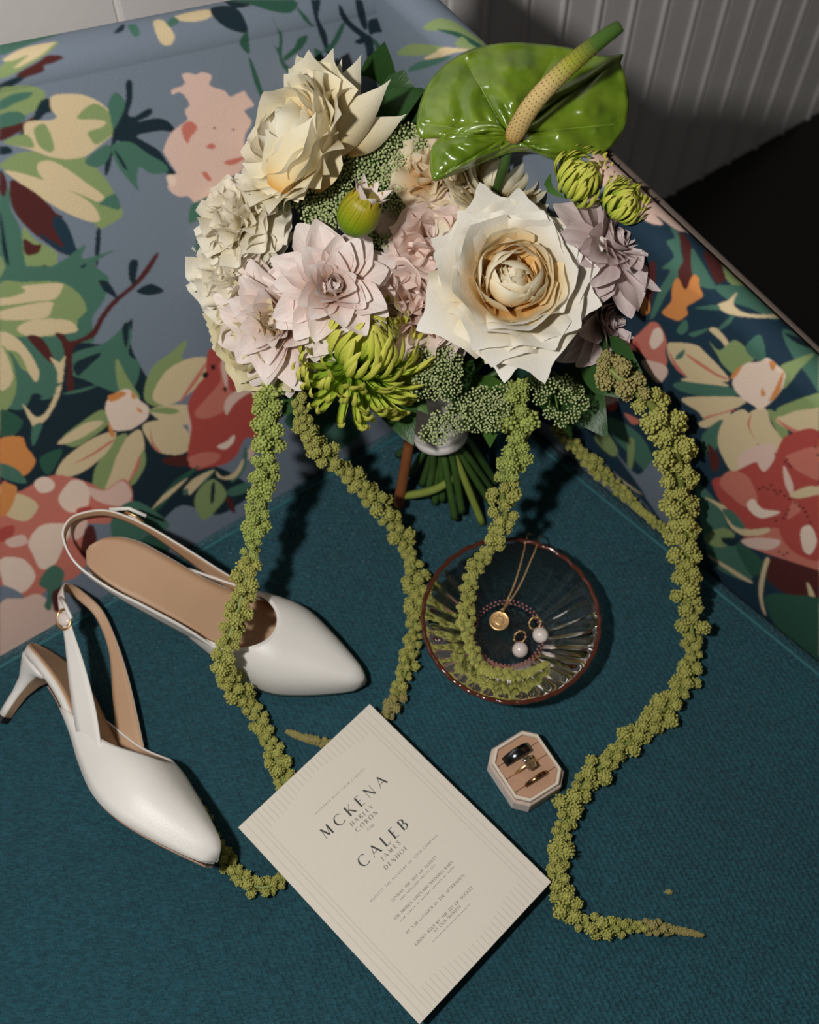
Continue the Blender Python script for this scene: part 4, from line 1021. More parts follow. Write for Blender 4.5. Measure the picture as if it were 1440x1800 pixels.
def ring_obj(name, yy, xo, R, wid, th, mat, label, sink):
    c_, s_ = math.cos(ang), math.sin(ang); x, y = BC[0] + c_ * xo - s_ * yy, BC[1] + s_ * xo + c_ * yy
    e = tag(empty(name, (x, y, SEAT + .0196), (0, 0, ang)), label, 'ring', 'rings in the ring box')
    mb = MB(); n = 40; prof = [(R - th, -wid / 2), (R - th * .2, -wid / 2), (R, -wid / 2 + th * .25), (R, wid / 2 - th * .25), (R - th * .2, wid / 2), (R - th, wid / 2)]
    vs = []
    A = math.acos(min(1, (sink) / R)) + .12           # only the arch that stands out of the pad, and a little below
    for i in range(n + 1):
        t = -A + 2 * A * i / n
        for r_, y_ in prof: vs.append((r_ * math.sin(t), y_, r_ * math.cos(t) - sink))
    k = len(prof); f = grid_faces(n + 1, k, wrap_v=True) + [tuple(range(k)), tuple(n * k + j for j in range(k - 1, -1, -1))]
    mb.add(vs, f); obj('band', mb.mesh('band'), mat, e)
    return e
ring_obj('wide_band_ring', .0100, -.0005, .0125, .0072, .0018, M['gunmetal'], 'wide dark grey metal ring band in the velvet box', .0055)
er = ring_obj('engagement_ring', -.0003, .0, .0105, .0020, .0016, M['gold'], 'gold engagement ring with a large rectangular clear stone', .0040)
mb = MB(); g = lambda a, b_, c: [(a - c, -b_), (a, -b_ + c), (a, b_ - c), (a - c, b_), (-a + c, b_), (-a, b_ - c), (-a, -b_ + c), (-a + c, -b_)]
loft(mb, [(g(.0008, .001, .0003), -.0020), (g(.0026, .0036, .0010), .0006), (g(.0026, .0036, .0010), .0010), (g(.0021, .0031, .0008), .0017), (g(.0015, .0025, .0006), .0021)])
M['diamond'] = glass_mat('clear_stone', (.95, .95, .95), .0, 2.1)
stn = obj('stone', mb.mesh('stone', False), M['diamond'], er, (.0012, .0, .0078), None, 1.35); mb = MB()
for a, b_ in ((.0023, .0032), (-.0023, .0032), (.0023, -.0032), (-.0023, -.0032)): tube(mb, [(a * .5, b_ * .5, -.0016), (a, b_, .0004), (a * .95, b_ * .95, .0014)], .00035, 6)
obj('prongs', mb.mesh('prongs'), M['silver'], stn)
ring_obj('thin_band_ring', -.0110, .0012, .0105, .0030, .0015, M['rosegold'], 'thin dark gold ring band in the velvet box', .0045)
# ------------------------------------------------------------------ the bouquet
OB = P(790, 905, 0.0)
bq = tag(empty('bridal_bouquet', OB), 'hand-tied bouquet of roses, dahlias and a green anthurium with long trailing green tassels', 'bouquet')
rnd = random.Random(11)
def set_attr(me, name, typ, data, key):
    a = me.attributes.new(name, typ, 'POINT'); a.data.foreach_set(key, np.asarray(data, np.float32).ravel())
def petal_mesh(name, L, W, a0, a1, cup=.3, roll=0., tip=.3, tipp=2., base=.3, ruf=0., curl=0., bend=1.3, wav=0., nu=8, nv=9, seed=0, serr=0., asym=.06, peak=.65, taper=0., horn=0.):
    """a0/a1: angle from the flower's axis at the base and at the tip (degrees); grows along +x, axis is +z"""
    r = random.Random(seed); a0, a1, curl = map(math.radians, (a0, a1, curl))
    N = 60; ss = np.linspace(0, 1, N + 1); al = a0 + (a1 - a0) * ss ** bend + curl * ss ** 3.5
    X = np.concatenate([[0], np.cumsum(np.sin((al[1:] + al[:-1]) / 2)) / N]) * L; Z = np.concatenate([[0], np.cumsum(np.cos((al[1:] + al[:-1]) / 2)) / N]) * L
    ph1, ph2, sk = r.uniform(0, 6.28), r.uniform(0, 6.28), r.uniform(-asym, asym); fr = r.uniform(4.2, 6.5)
    fj = [1 + r.uniform(-serr, serr) for _ in range(nv)]
    vs, S_, PV = [], [], []
    for i in range(nu):
        for j in range(nv):
            w = -1 + 2 * j / (nv - 1); fac = (1 - tip * abs(w) ** tipp + horn * (math.exp(-(w / .16) ** 2) - .5)) * fj[j]
            s = i / (nu - 1) * fac / (1 + horn * .5); sc = min(s, 1)
            x, z, a = np.interp(sc, ss, X), np.interp(sc, ss, Z), np.interp(sc, ss, al)
            wd = W * (base + (1 - base) * math.sin(math.pi / 2 * min(1, sc / peak))) * (1 - taper * max(0, (sc - peak) / (1 - peak)) ** 2)
            nx, nz = -math.cos(a), math.sin(a)
            off = cup * wd * w * w
            m = max(0, abs(w) - .5) / .5
            off -= roll * W * m * m * (.25 + .75 * sc) * sc
            off += ruf * W * math.sin(fr * w + ph1) * sc ** 2 + wav * W * math.sin(3 * w + ph2 + 4 * sc) * sc
            y = w * wd * (1 - .12 * abs(roll) * m * sc) + sk * L * sc * sc
            vs.append((x + nx * off, y, z + nz * off)); S_.append(sc); PV.append((w + seed * .37, sc * 1.2, seed * 1.7))
    me = new_mesh(name, vs, grid_faces(nu, nv)); set_attr(me, 's', 'FLOAT', S_, 'value'); set_attr(me, 'pv', 'FLOAT_VECTOR', PV, 'vector')
    return me
def flower(name, pos, axis, spin, scale, tiers, core_mat, label=None, core=.008, pname='petal', seed=0):
    r = random.Random(seed)
    mb = MB(); lathe(mb, [(0, -.010), (core * .55, -.009), (core, -.002), (core * .9, .003), (0, .006)], 14)
    fo = obj(name, mb.mesh(name), core_mat, bq, np.asarray(pos) - OB, face_axis(axis, spin), scale)
    if label: fo['label'] = label
    ph = 0.
    for ti, t in enumerate(tiers):
        t = dict(t); n, r0, z0, mat, var, jit = t.pop('n'), t.pop('r0', .003), t.pop('z0', 0.), t.pop('mat'), t.pop('var', 3), t.pop('jit', .12)
        arc_ = t.pop('arc', None); zj = t.pop('zj', 0.)
        ms = [petal_mesh(pname, seed=seed * 50 + ti * 7 + k, **t) for k in range(var)]
        for m_ in ms: m_.materials.append(M[mat])
        for i in range(n):
            if arc_: p = math.radians(arc_[0] + (arc_[1] - arc_[0]) * (i + .5) / n) + r.uniform(-jit, jit)
            else: p = ph + 2 * math.pi * i / n + r.uniform(-jit, jit) * 3 / max(n / 8, 1)
            obj(pname, ms[i % var], None, fo, (r0 * math.cos(p), r0 * math.sin(p), z0 + r.uniform(-zj, zj)), (0, r.uniform(-jit, jit) * .8, p), r.uniform(.92, 1.08))
        ph += math.pi / n + .3
    return fo
def rose_tiers(out, heart, k=1.0):
    return [dict(n=6, L=.020, W=.0125, a0=8, a1=-58, cup=.95, r0=.0040, z0=.016, mat=heart, tip=.2, ruf=.10, nu=11, nv=13, jit=.6, zj=.002, var=4),
            dict(n=9, L=.026, W=.0165, a0=22, a1=-58, cup=.85, r0=.0090, z0=.013, mat=heart, tip=.2, ruf=.10, nu=12, nv=15, jit=.6, zj=.003, var=5),
            dict(n=10, L=.031, W=.0200, a0=34, a1=-50, cup=.72, r0=.0125, z0=.009, mat=heart, tip=.2, ruf=.08, jit=.5, roll=.2, nu=13, nv=15, zj=.003, var=5),
            dict(n=10, L=.036, W=.0220, a0=42, a1=-18, cup=.58, r0=.0155, z0=.004, mat=heart, tip=.22, ruf=.07, jit=.35, roll=.4, curl=30, nu=14, nv=17, zj=.003, var=5, horn=.05),
            dict(n=9, L=.041, W=.0240, a0=48, a1=2, cup=.46, r0=.0165, z0=.001, mat=out, tip=.24, tipp=1.8, roll=.7, curl=50, wav=.06, ruf=.04, nu=15, nv=19, jit=.25, zj=.002, var=5, horn=.07),
            dict(n=8, L=.044, W=.0265, a0=53, a1=14, cup=.42, r0=.0150, z0=-.001, mat=out, tip=.28, tipp=1.7, roll=1.0, curl=50, wav=.06, ruf=.03, nu=16, nv=21, jit=.2, var=4, horn=.10),
            dict(n=7, L=.050, W=.0300, a0=60, a1=38, cup=.38, r0=.0125, z0=-.002, mat=out, tip=.30, tipp=1.6, roll=1.2, curl=46, wav=.06, ruf=.03, nu=16, nv=21, jit=.18, var=4, horn=.14),
            dict(n=6, L=.061, W=.0345, a0=68, a1=68, cup=.32, r0=.0095, z0=-.004, mat=out, tip=.32, tipp=1.5, roll=1.3, curl=40, wav=.06, ruf=.03, nu=16, nv=21, jit=.14, var=4, horn=.17)]
def spear(parent, base, tip, wd, mat, cup=-.5, roll=.6, curl=0., lean=(0, 0), **kw):
    """one long petal from pixel+depth base to pixel+depth tip, its back to the camera when cup is negative"""
    b0, t0 = D(*base), D(*tip); x = t0 - b0; L = np.linalg.norm(x); x /= L
    z = camdir(lean[0], lean[1], 1.); z -= x * (z @ x); z /= np.linalg.norm(z); y = np.cross(z, x)
    kw = dict(dict(tip=.45, tipp=1.7, base=.55, peak=.35, taper=.55, horn=.10, nu=14, nv=13, seed=int(base[0])), **kw)
    me = petal_mesh('petal', L, wd, 90, 90, cup=cup, roll=roll, curl=curl, **kw); me.materials.append(M[mat])
    o = obj('petal', me, None, parent)
    Wm = Matrix((x, y, z)).transposed().to_4x4(); Wm.translation = Vector(b0)
    Pm = Matrix.Translation(Vector(OB)) @ Matrix.LocRotScale(parent.location, parent.rotation_quaternion, parent.scale)
    o.matrix_local = Pm.inverted() @ Wm
G_ = M['stem']
flower('white_rose', D(896, 505, .728), camdir(.02, .06, 1), .55, .93, rose_tiers('rose_white', 'rose_heart'), G_, 'large open white rose with an apricot heart', seed=1)
r2 = flower('cream_rose', D(560, 262, .748), camdir(-.70, .22, .66), 1.0, 1.0, rose_tiers('rose_cream', 'rose_cream')[:7], G_, 'cream rose turned sideways with spiky rolled-back petals', seed=2)
for base, tip, wd, cp, rl, ln in (((575, 272, .726), (692, 143, .722), .0125, -.55, .2, (.5, -.3)), ((610, 262, .738), (718, 207, .742), .0100, -.5, .2, (.4, -.4)), ((580, 235, .735), (641, 98, .742), .0125, -.45, .2, (.5, .3)), ((568, 215, .728), (606, 104, .733), .0085, -.5, .2, (.3, .3)),
                                  ((552, 210, .722), (576, 95, .735), .0105, -.45, .2, (.2, .3)), ((520, 205, .724), (541, 108, .738), .0090, -.4, .2, (0, .3)), ((492, 338, .722), (562, 200, .700), .0150, -.55, .3, (.2, -.4)), ((540, 330, .735), (585, 205, .712), .0140, .45, .0, (.5, -.2)), ((500, 335, .735), (425, 285, .728), .0110, -.4, .3, (-.2, -.5)), ((520, 322, .738), (470, 225, .715), .0140, .30, .0, (-.3, 0))):
    spear(r2, base, tip, wd, 'rose_cream', cp, rl, lean=ln)
flower('cream_rose', D(868, 330, .775), camdir(.12, .30, .95), 2.0, .88, rose_tiers('rose_cream', 'rose_cream')[2:], G_, 'cream rose half hidden under the anthurium', seed=3)
r5 = flower('pale_yellow_rose', D(462, 590, .790), camdir(-.62, -.42, .62), .2, .70, rose_tiers('rose_yellow', 'rose_yellow')[2:], G_, 'pale yellow rose hanging at the edge of the bouquet', seed=4)
for base, tip, wd in (((478, 612, .768), (484, 680, .772), .0090), ((500, 615, .770), (506, 655, .772), .0070), ((458, 610, .772), (458, 648, .775), .0080)): spear(r5, base, tip, wd, 'carn_white', -.35, .2)
def carnation_tiers(mat, rf=1., wf=1.):
    t = _carnation(mat)
    for q in t: q['ruf'] *= rf; q['W'] *= wf; q['wav'] = .12 * (wf - .7)
    return t
def _carnation(mat):
    c = dict(tip=.10, serr=.014, mat=mat, nv=19, nu=10)
    return [dict(n=6, L=.018, W=.012, a0=5, a1=-15, cup=.2, ruf=.36, r0=.002, z0=.006, jit=.3, **c),
            dict(n=8, L=.024, W=.016, a0=22, a1=15, cup=.1, ruf=.32, r0=.004, z0=.004, jit=.3, **c),
            dict(n=9, L=.029, W=.018, a0=40, a1=45, cup=.05, ruf=.28, r0=.005, z0=.002, jit=.25, **c),
            dict(n=9, L=.033, W=.020, a0=58, a1=78, cup=.0, ruf=.25, r0=.005, jit=.2, **c),
            dict(n=8, L=.034, W=.021, a0=78, a1=108, cup=.0, ruf=.22, r0=.005, z0=-.003, jit=.2, **c)]
flower('carnation', D(426, 392, .768), camdir(-.40, .2, .9), 0, .84, carnation_tiers('carn_white'), G_, 'ruffled ivory carnation below the sideways cream rose', seed=5)
flower('carnation', D(428, 478, .785), camdir(-.5, -.05, .85), 1, 1.0, carnation_tiers('carn_white'), G_, 'ruffled ivory carnation beside the large blush dahlia', seed=6)
flower('carnation', D(757, 316, .768), camdir(.0, .3, 1), 2, .78, carnation_tiers('carn_peach', .8, 1.1), G_, 'ruffled peach carnation under the edge of the anthurium', seed=7)
flower('carnation', D(762, 430, .772), camdir(.0, .1, 1), .5, .95, carnation_tiers('carn_blush', .6, 1.25), G_, 'ruffled blush carnation beside the white rose', seed=8)
flower('carnation', D(728, 535, .780), camdir(.0, -.2, 1), 1.5, 1.05, carnation_tiers('carn_blush', .6, 1.25), G_, 'ruffled blush carnation above the lace flowers', seed=9)
def dahlia_tiers(out, inn, k=1.):
    c = dict(tip=.34, tipp=1.7, taper=.35, peak=.55, base=.45, jit=.2, nv=9)
    return [dict(n=6, L=.016, W=.0062, a0=5, a1=-45, cup=.9, r0=.002, z0=.006, mat=inn, nu=8, **c),
            dict(n=7, L=.022, W=.0080, a0=15, a1=-12, cup=.9, r0=.004, z0=.005, mat=inn, nu=9, **c),
            dict(n=8, L=.029, W=.0100, a0=30, a1=18, cup=.75, r0=.006, z0=.004, mat=out, curl=25, nu=10, wav=.08, zj=.001, **c),
            dict(n=9, L=.036, W=.0115, a0=44, a1=40, cup=.6, r0=.007, z0=.003, mat=out, curl=30, wav=.12, nu=10, zj=.002, **c),
            dict(n=9, L=.042, W=.0130, a0=58, a1=64, cup=.5, r0=.007, z0=.001, mat=out, curl=25, wav=.14, nu=10, zj=.002, **c),
            dict(n=9, L=.047, W=.0135, a0=72, a1=86, cup=.4, r0=.007, mat=out, curl=15, wav=.15, nu=10, zj=.002, **c),
            dict(n=8, L=.050, W=.0140, a0=86, a1=110, cup=.3, r0=.007, z0=-.002, mat=out, wav=.15, nu=10, **c)]
flower('dahlia', D(584, 508, .750), camdir(.16, .0, 1), .3, .80, dahlia_tiers('dahlia', 'dahlia'), G_, 'large blush pink dahlia with a deep curled centre', seed=10)
flower('dahlia', D(500, 560, .772), camdir(-.35, -.20, .9), 1.2, .92, dahlia_tiers('dahlia', 'dahlia_cream'), G_, 'blush dahlia with a cream centre facing the lime chrysanthemum', seed=12)
flower('dahlia', D(1068, 432, .728), camdir(.42, .16, .9), .9, .78, dahlia_tiers('dahlia_mauve', 'dahlia_mauve'), G_, 'dusty mauve dahlia behind the white rose', seed=13)
flower('dahlia', D(1060, 560, .786), camdir(.50, -.20, .80), .2, .76, dahlia_tiers('dahlia_mauve', 'dahlia_mauve'), G_, 'dusty mauve dahlia in the shade of the white rose', seed=14)
def mum_tiers(mat, droop=True):
    c = dict(tip=.25, tipp=2.2, base=.7, cup=.7, nv=5, asym=.16, jit=.25, var=6, zj=.001)
    t = [dict(n=24, L=.024, W=.0023, a0=15, a1=-105, r0=.003, z0=.008, nu=10, mat=mat, bend=1.0, **c),
         dict(n=32, L=.034, W=.0024, a0=38, a1=-100, r0=.005, z0=.007, nu=11, mat=mat, bend=1.0, **c),
         dict(n=40, L=.041, W=.0024, a0=58, a1=-70, r0=.006, z0=.005, nu=12, mat=mat, bend=1.1, **c),
         dict(n=46, L=.046, W=.0023, a0=75, a1=-38, r0=.006, z0=.002, nu=12, mat=mat, bend=1.2, **c)]
    if droop:
        t += [dict(n=48, L=.046, W=.0022, a0=88, a1=8, r0=.006, z0=.000, nu=12, mat=mat, bend=1.5, **c),
              dict(n=48, L=.047, W=.0020, a0=100, a1=40, r0=.006, z0=-.003, nu=12, mat=mat, bend=1.8, curl=-95, **c),
              dict(n=44, L=.047, W=.0018, a0=112, a1=95, r0=.006, z0=-.006, nu=13, mat=mat, bend=1.5, curl=-140, **c)]
    return t
flower('chrysanthemum', D(628, 632, .775), camdir(.36, .42, .8), .0, 1.08, mum_tiers('mum'), M['leaf'], 'lime green chrysanthemum with curled strap petals below the dahlias', seed=15, core=.006)
flower('chrysanthemum', D(1005, 335, .722), camdir(.35, .3, .85), .5, .66, mum_tiers('mum', False), M['leaf'], 'green chrysanthemum behind the white rose', seed=16, core=.006)
flower('chrysanthemum', D(1078, 372, .712), camdir(.4, .3, .8), 1.5, .52, mum_tiers('mum', False), M['leaf'], 'small green chrysanthemum behind the mauve dahlia', seed=17, core=.006)
# dahlia bud
def bud(pos, axis, sc, label):
    mb = MB(); prof = [(0, -.006), (.004, -.0055), (.0075, -.003), (.0098, .001), (.0105, .006), (.0098, .011), (.0080, .015), (.005, .0175), (0, .018)]
    lathe(mb, catmull(prof, 4), 20)
    me = mb.mesh('dahlia_bud'); s_ = np.array([v.co.z for v in me.vertices]); set_attr(me, 's', 'FLOAT', np.clip((s_ + .006) / .024, 0, 1), 'value')
    set_attr(me, 'pv', 'FLOAT_VECTOR', [(math.atan2(v.co.y, v.co.x) * 2, v.co.z * 20, 0) for v in me.vertices], 'vector')
    b = obj('dahlia_bud', me, M['bud'], bq, np.asarray(pos) - OB, face_axis(axis), sc); b['label'] = label
    ms = [petal_mesh('sepal', .030, .0062, 100, -18, cup=.45, tip=.5, tipp=1.4, nu=10, nv=7, seed=k, base=.5, bend=.35) for k in range(2)]
    for m_ in ms: m_.materials.append(M['bud'])
    for k in range(8):
        p = k * math.pi / 4; obj('sepal', ms[k % 2], None, b, (.0012 * math.cos(p), .0012 * math.sin(p), -.0068), (0, 0, p), 1.0)
    ms = petal_mesh('petal', .015, .0035, 20, 35, cup=.5, tip=.5, tipp=1.4, nu=6, nv=5, seed=3); ms.materials.append(M['dahlia'])
    for k in range(7):
        p = k * .9; obj('petal', ms, None, b, (.004 * math.cos(p), .004 * math.sin(p), .010), (0, 0, p), rnd.uniform(.8, 1.1))
bud(D(622, 392, .708), camdir(.45, .62, .62), 1.2, 'plump green and yellow dahlia bud tipped with pink')
bud(D(487, 357, .775), camdir(.2, .3, .9), .38, 'tiny green bud below the sideways cream rose')

# anthurium
AN = [(889, 231), (872, 219), (845, 212), (815, 214), (785, 226), (762, 238), (745, 243), (735, 234), (733, 212), (739, 180), (756, 143), (785, 112), (822, 90), (862, 79), (905, 75), (955, 78), (1005, 85), (1048, 97), (1078, 98), (1095, 96), (1091, 112), (1099, 135), (1105, 165), (1104, 200), (1093, 232), (1070, 262), (1040, 280), (1005, 288), (970, 280), (940, 268), (908, 266), (880, 273), (845, 287), (805, 304), (775, 315), (763, 317), (757, 302), (756, 276), (762, 254), (785, 236), (818, 221), (850, 213), (872, 216), (886, 228)]
o_ = catmull(AN, 8); c0 = np.array([892., 238.]); nO, nR = len(o_), 28; vs, S_, PV = [], [], []
for i, q in enumerate(o_):
    fq = i / (nO - 1); low = min(max((fq - .70) / .12, 0), 1)          # the lower lobe comes forward over the sinus
    up_ = min(max((.12 - fq) / .12, 0), 1)
    for k in range(nR):
        r_ = k / (nR - 1); p = c0 + (q - c0) * r_
        hgt = -.010 * r_ ** 2 + low * .016 * r_ ** 1.2 * (1 if fq > .9 else .9) - up_ * .004 * r_
        lat = math.sin(math.pi * ((fq * 11.0) % 1.0)); win = math.sin(math.pi * min(r_ * 1.05, 1)) ** .8
        hgt += .0062 * abs(lat) ** .5 * win + .0012 * math.sin(r_ * 17 + 3 * math.sin(fq * 40)) * win
        if r_ > .93: hgt += .0010
        vs.append(D(p[0], p[1], .705 - hgt) - OB); S_.append(r_); PV.append((p[0] / 60, p[1] / 60, 0))
def anth_mat():
    m, nt, b = nmat('anthurium_spathe')
    at = nt.nodes.new('ShaderNodeAttribute'); at.attribute_name = 'pv'
    n = nt.nodes.new('ShaderNodeTexNoise'); n.inputs['Scale'].default_value = 1.2; n.inputs['Detail'].default_value = 3; nt.links.new(at.outputs['Vector'], n.inputs['Vector'])
    rp = nt.nodes.new('ShaderNodeValToRGB'); e = rp.color_ramp.elements; e[0].position = .35; e[0].color = (.095, .170, .007, 1); e[1].position = .7; e[1].color = (.170, .255, .016, 1)
    nt.links.new(n.outputs['Fac'], rp.inputs['Fac']); nt.links.new(rp.outputs['Color'], b.inputs['Base Color'])
    b.inputs['Roughness'].default_value = .26; b.inputs['Coat Weight'].default_value = .7; b.inputs['Coat Roughness'].default_value = .12
    vo = nt.nodes.new('ShaderNodeTexVoronoi'); vo.feature = 'SMOOTH_F1'; vo.inputs['Scale'].default_value = 1.8; nt.links.new(at.outputs['Vector'], vo.inputs['Vector'])
    bp = nt.nodes.new('ShaderNodeBump'); bp.inputs['Strength'].default_value = .8; bp.inputs['Distance'].default_value = .006; bp.invert = True
    nt.links.new(vo.outputs['Distance'], bp.inputs['Height']); nt.links.new(bp.outputs['Normal'], b.inputs['Normal'])
    return m
M['anthurium'] = anth_mat()
me = new_mesh('anthurium', vs, grid_faces(nO, nR)); set_attr(me, 'pv', 'FLOAT_VECTOR', PV, 'vector')
an = obj('anthurium', me, M['anthurium'], bq); an['label'] = 'glossy green heart-shaped anthurium flower'; add_modifier_solidify(an, .0008, 0)
M['vein'] = plain('spathe_vein', (.24, .33, .06), .3, coat=.5)
for k in range(1, 11):
    i = int(round(k / 11 * (nO - 1))); line = [vs[i * nR + j] - C_F * .0003 for j in range(1, nR - 2)]
    mb = MB(); tube(mb, line, np.linspace(.00055, .0002, len(line)), 6); obj('vein', mb.mesh('vein'), M['vein'], an)
sp = catmull([D(*q) - OB for q in ((902, 240, .700), (912, 222, .690), (935, 185, .675), (972, 143, .664), (1015, 103, .655), (1056, 70, .648), (1084, 50, .644), (1092, 44, .643))], 6)
nS = len(sp); rad = np.interp(np.linspace(0, 1, nS), [0, .1, .5, .8, .96, 1], [.0050, .0058, .0052, .0040, .0032, .0010])
mb = MB(); tube(mb, sp, rad, 16); me = mb.mesh('spadix'); set_attr(me, 's', 'FLOAT', [min(i // 16, nS - 1) / (nS - 1) for i in range(len(me.vertices))], 'value'); set_attr(me, 'pv', 'FLOAT_VECTOR', [(v.co.x * 300, v.co.y * 300, v.co.z * 300) for v in me.vertices], 'vector')
M['spadix'] = petal_mat('spadix', [(0, (.66, .42, .08)), (.15, (.66, .47, .18)), (.40, (.62, .46, .19)), (.54, (.32, .33, .03)), (.68, (.06, .13, .015)), (1, (.03, .08, .012))], trans=0, vein=.6)
spx = obj('spadix', me, M['spadix'], an)
mb = MB(); t_ = np.gradient(sp, axis=0); t_ /= np.linalg.norm(t_, axis=1)[:, None]; nd = 44
for i in range(1, int(nd * .72)):
    f_ = i / nd * (nS - 2); k = int(f_); p = sp[k] + (sp[k + 1] - sp[k]) * (f_ - k); r_ = np.interp(f_, range(nS), rad); s1 = np.cross(t_[k], [0, 0, 1.]); s1 /= np.linalg.norm(s1); s2 = np.cross(t_[k], s1)
    for j in range(16):
        a = 2 * math.pi * (j + .5 * (i % 2)) / 16; v_, fc = ico(.00046, p + (r_ - .0001) * (math.cos(a) * s1 + math.sin(a) * s2)); mb.add(v_, fc)
obj('stigma_dots', mb.mesh('stigma_dots'), plain('stigma_brown', (.16, .07, .03), .6), spx)
mb = MB(); tube(mb, catmull([D(*q) - OB for q in ((896, 240, .712), (888, 285, .722), (876, 325, .745), (860, 365, .77), (835, 430, .81))], 5), .0032, 10)
obj('anthurium_stem', mb.mesh('anthurium_stem'), M['stem'], bq)

# lace flowers
def umbellet_mesh(seed, n=26):
    r = random.Random(seed); mb = MB()
    for i in range(n):
        f_ = (i + .5) / n; th = math.acos(1 - f_ * .95); p = i * 2.39996; rr_ = .0058 * r.uniform(.88, 1.1)
        q = np.array([math.sin(th) * math.cos(p), math.sin(th) * math.sin(p), math.cos(th)]) * rr_
        v_, f2 = ico(.00095 * r.uniform(.8, 1.2), q); mb.add(v_, f2, 0)
        tube(mb, [(0, 0, -.004), q], [.0003, .0002], 3, caps=False, m=1)
    me = mb.mesh('umbellet'); me.materials.append(M['lace']); me.materials.append(M['lace_stem']); return me
UM = [umbellet_mesh(k) for k in range(4)]
def lace(pts, hub, label, sc=(.8, 1.1)):
    mb = MB(); h_ = D(*hub) - OB; ws = []
    for u, v, d in pts:
        p = D(u, v, d) - OB; ws.append(p); m_ = h_ * .45 + p * .55 + C_F * -.004
        tube(mb, catmull([h_, m_, p + C_F * .003], 4), [.0007] * 9, 4, caps=False)
    lo = obj('lace_flower', mb.mesh('lace_flower'), M['lace_stem'], bq); lo['label'] = label
    for p in ws:
        ax = (p - h_) / np.linalg.norm(p - h_) * .35 + camdir(rnd.uniform(-.5, .5), rnd.uniform(-.5, .5), 1.)
        obj('umbellet', UM[rnd.randrange(4)], None, lo, p, face_axis(ax, rnd.uniform(0, 6)), rnd.uniform(*sc))
def scatter(poly, n, d0, seed, mind=15, cx=None, dome=.0):
    r = random.Random(seed); poly = np.array(poly, float); out = []; c = poly.mean(0); mx = np.linalg.norm(poly - c, axis=1).max()
    def inside(x, y):
        k = False
        for i in range(len(poly)):
            (ax, ay), (bx, by) = poly[i], poly[i - 1]
            if (ay > y) != (by > y) and x < (bx - ax) * (y - ay) / (by - ay) + ax: k = not k
        return k
    for _ in range(4000):
        x, y = r.uniform(poly[:, 0].min(), poly[:, 0].max()), r.uniform(poly[:, 1].min(), poly[:, 1].max())
        if inside(x, y) and all((x - a) ** 2 + (y - b) ** 2 > mind ** 2 for a, b, _ in out):
            out.append((x, y, d0 + dome * (math.hypot(x - c[0], y - c[1]) / mx) ** 2 + r.uniform(-.004, .004)))
            if len(out) >= n: break
    return out
lace(scatter([(500, 330), (560, 290), (610, 290), (612, 350), (590, 400), (560, 395), (530, 360), (495, 368)], 34, .758, 1, 15), (580, 360, .77), 'pale green lace flower beside the dahlia bud')
lace(scatter([(600, 280), (640, 245), (720, 232), (765, 248), (720, 275), (700, 300), (660, 318), (620, 310)], 34, .760, 2, 15), (680, 290, .77), 'pale green lace flower between the cream rose and the anthurium')
lace(scatter([(640, 330), (690, 300), (712, 320), (708, 380), (690, 440), (672, 490), (640, 440), (660, 400)], 30, .765, 3, 15), (670, 390, .77), 'pale green lace flower beside the peach carnation')
lace(scatter([(745, 590), (780, 580), (800, 610), (803, 690), (770, 700), (735, 690), (738, 660), (755, 620)], 26, .775, 4, 15), (770, 640, .80), 'pale green lace flower under the edge of the white rose')
lace(scatter([(745, 765), (765, 740), (800, 720), (830, 690), (890, 690), (885, 720), (862, 750), (810, 752), (770, 768)], 26, .790, 5, 15), (840, 680, .82), 'pale green lace flower hanging over the white ribbon')
lace(scatter([(930, 675), (1000, 655), (1026, 690), (1015, 735), (965, 745), (935, 710)], 15, .790, 6, 22), (965, 650, .815), 'open pale green lace flower under the white rose beside the tassel', (.75, 1.0))

# foliage behind the flowers
lv = [petal_mesh('leaf', .075, .021, 40, 95, cup=.25, tip=.5, tipp=1.4, taper=.5, wav=.1, nu=10, nv=7, seed=k, base=.25, peak=.45) for k in range(3)]
for m_ in lv: m_.materials.append(M['leaf'])
lm = [m_.copy() for m_ in lv]
for m_ in lm: m_.materials.clear(); m_.materials.append(M['leaf_mid'])
for u, v, d, an_, k, sc in ((640, 210, .80, 1.3, 0, 1.0), (670, 230, .80, .8, 0, .9), (650, 240, .79, .4, 0, .7), (700, 250, .80, 1.1, 1, .8), (700, 640, .83, -1.2, 0, .9), (690, 655, .82, -.9, 1, .6), (1020, 430, .745, -.3, 0, .7), (1040, 500, .77, -.1, 0, .8), (1030, 600, .79, -.6, 0, .9),
                           (930, 660, .84, -1.3, 0, .8), (1000, 640, .84, -1.0, 0, .9), (560, 640, .83, -2.2, 0, .7), (480, 420, .82, 2.8, 0, .7), (590, 330, .80, 2.0, 0, .8), (640, 400, .79, 0, 0, .7), (640, 360, .79, 2.4, 1, .6), (770, 600, .82, -1.5, 0, .8), (850, 660, .83, -1.6, 1, .8), (800, 260, .81, 1.7, 0, .8), (690, 520, .81, 1.0, 0, .8), (740, 470, .82, -.3, 0, .8), (960, 330, .74, .5, 1, .5)):
    ax = camdir(0, 0, 1); lo = obj('leaf', (lm if k else lv)[rnd.randrange(3)], None, bq, D(u, v, d) - OB, Matrix((C_R * math.cos(an_) + C_U * math.sin(an_), -C_R * math.sin(an_) + C_U * math.cos(an_), -C_F)).transposed().to_quaternion() @ Quaternion((1, 0, 0), rnd.uniform(-.5, .5)), sc)

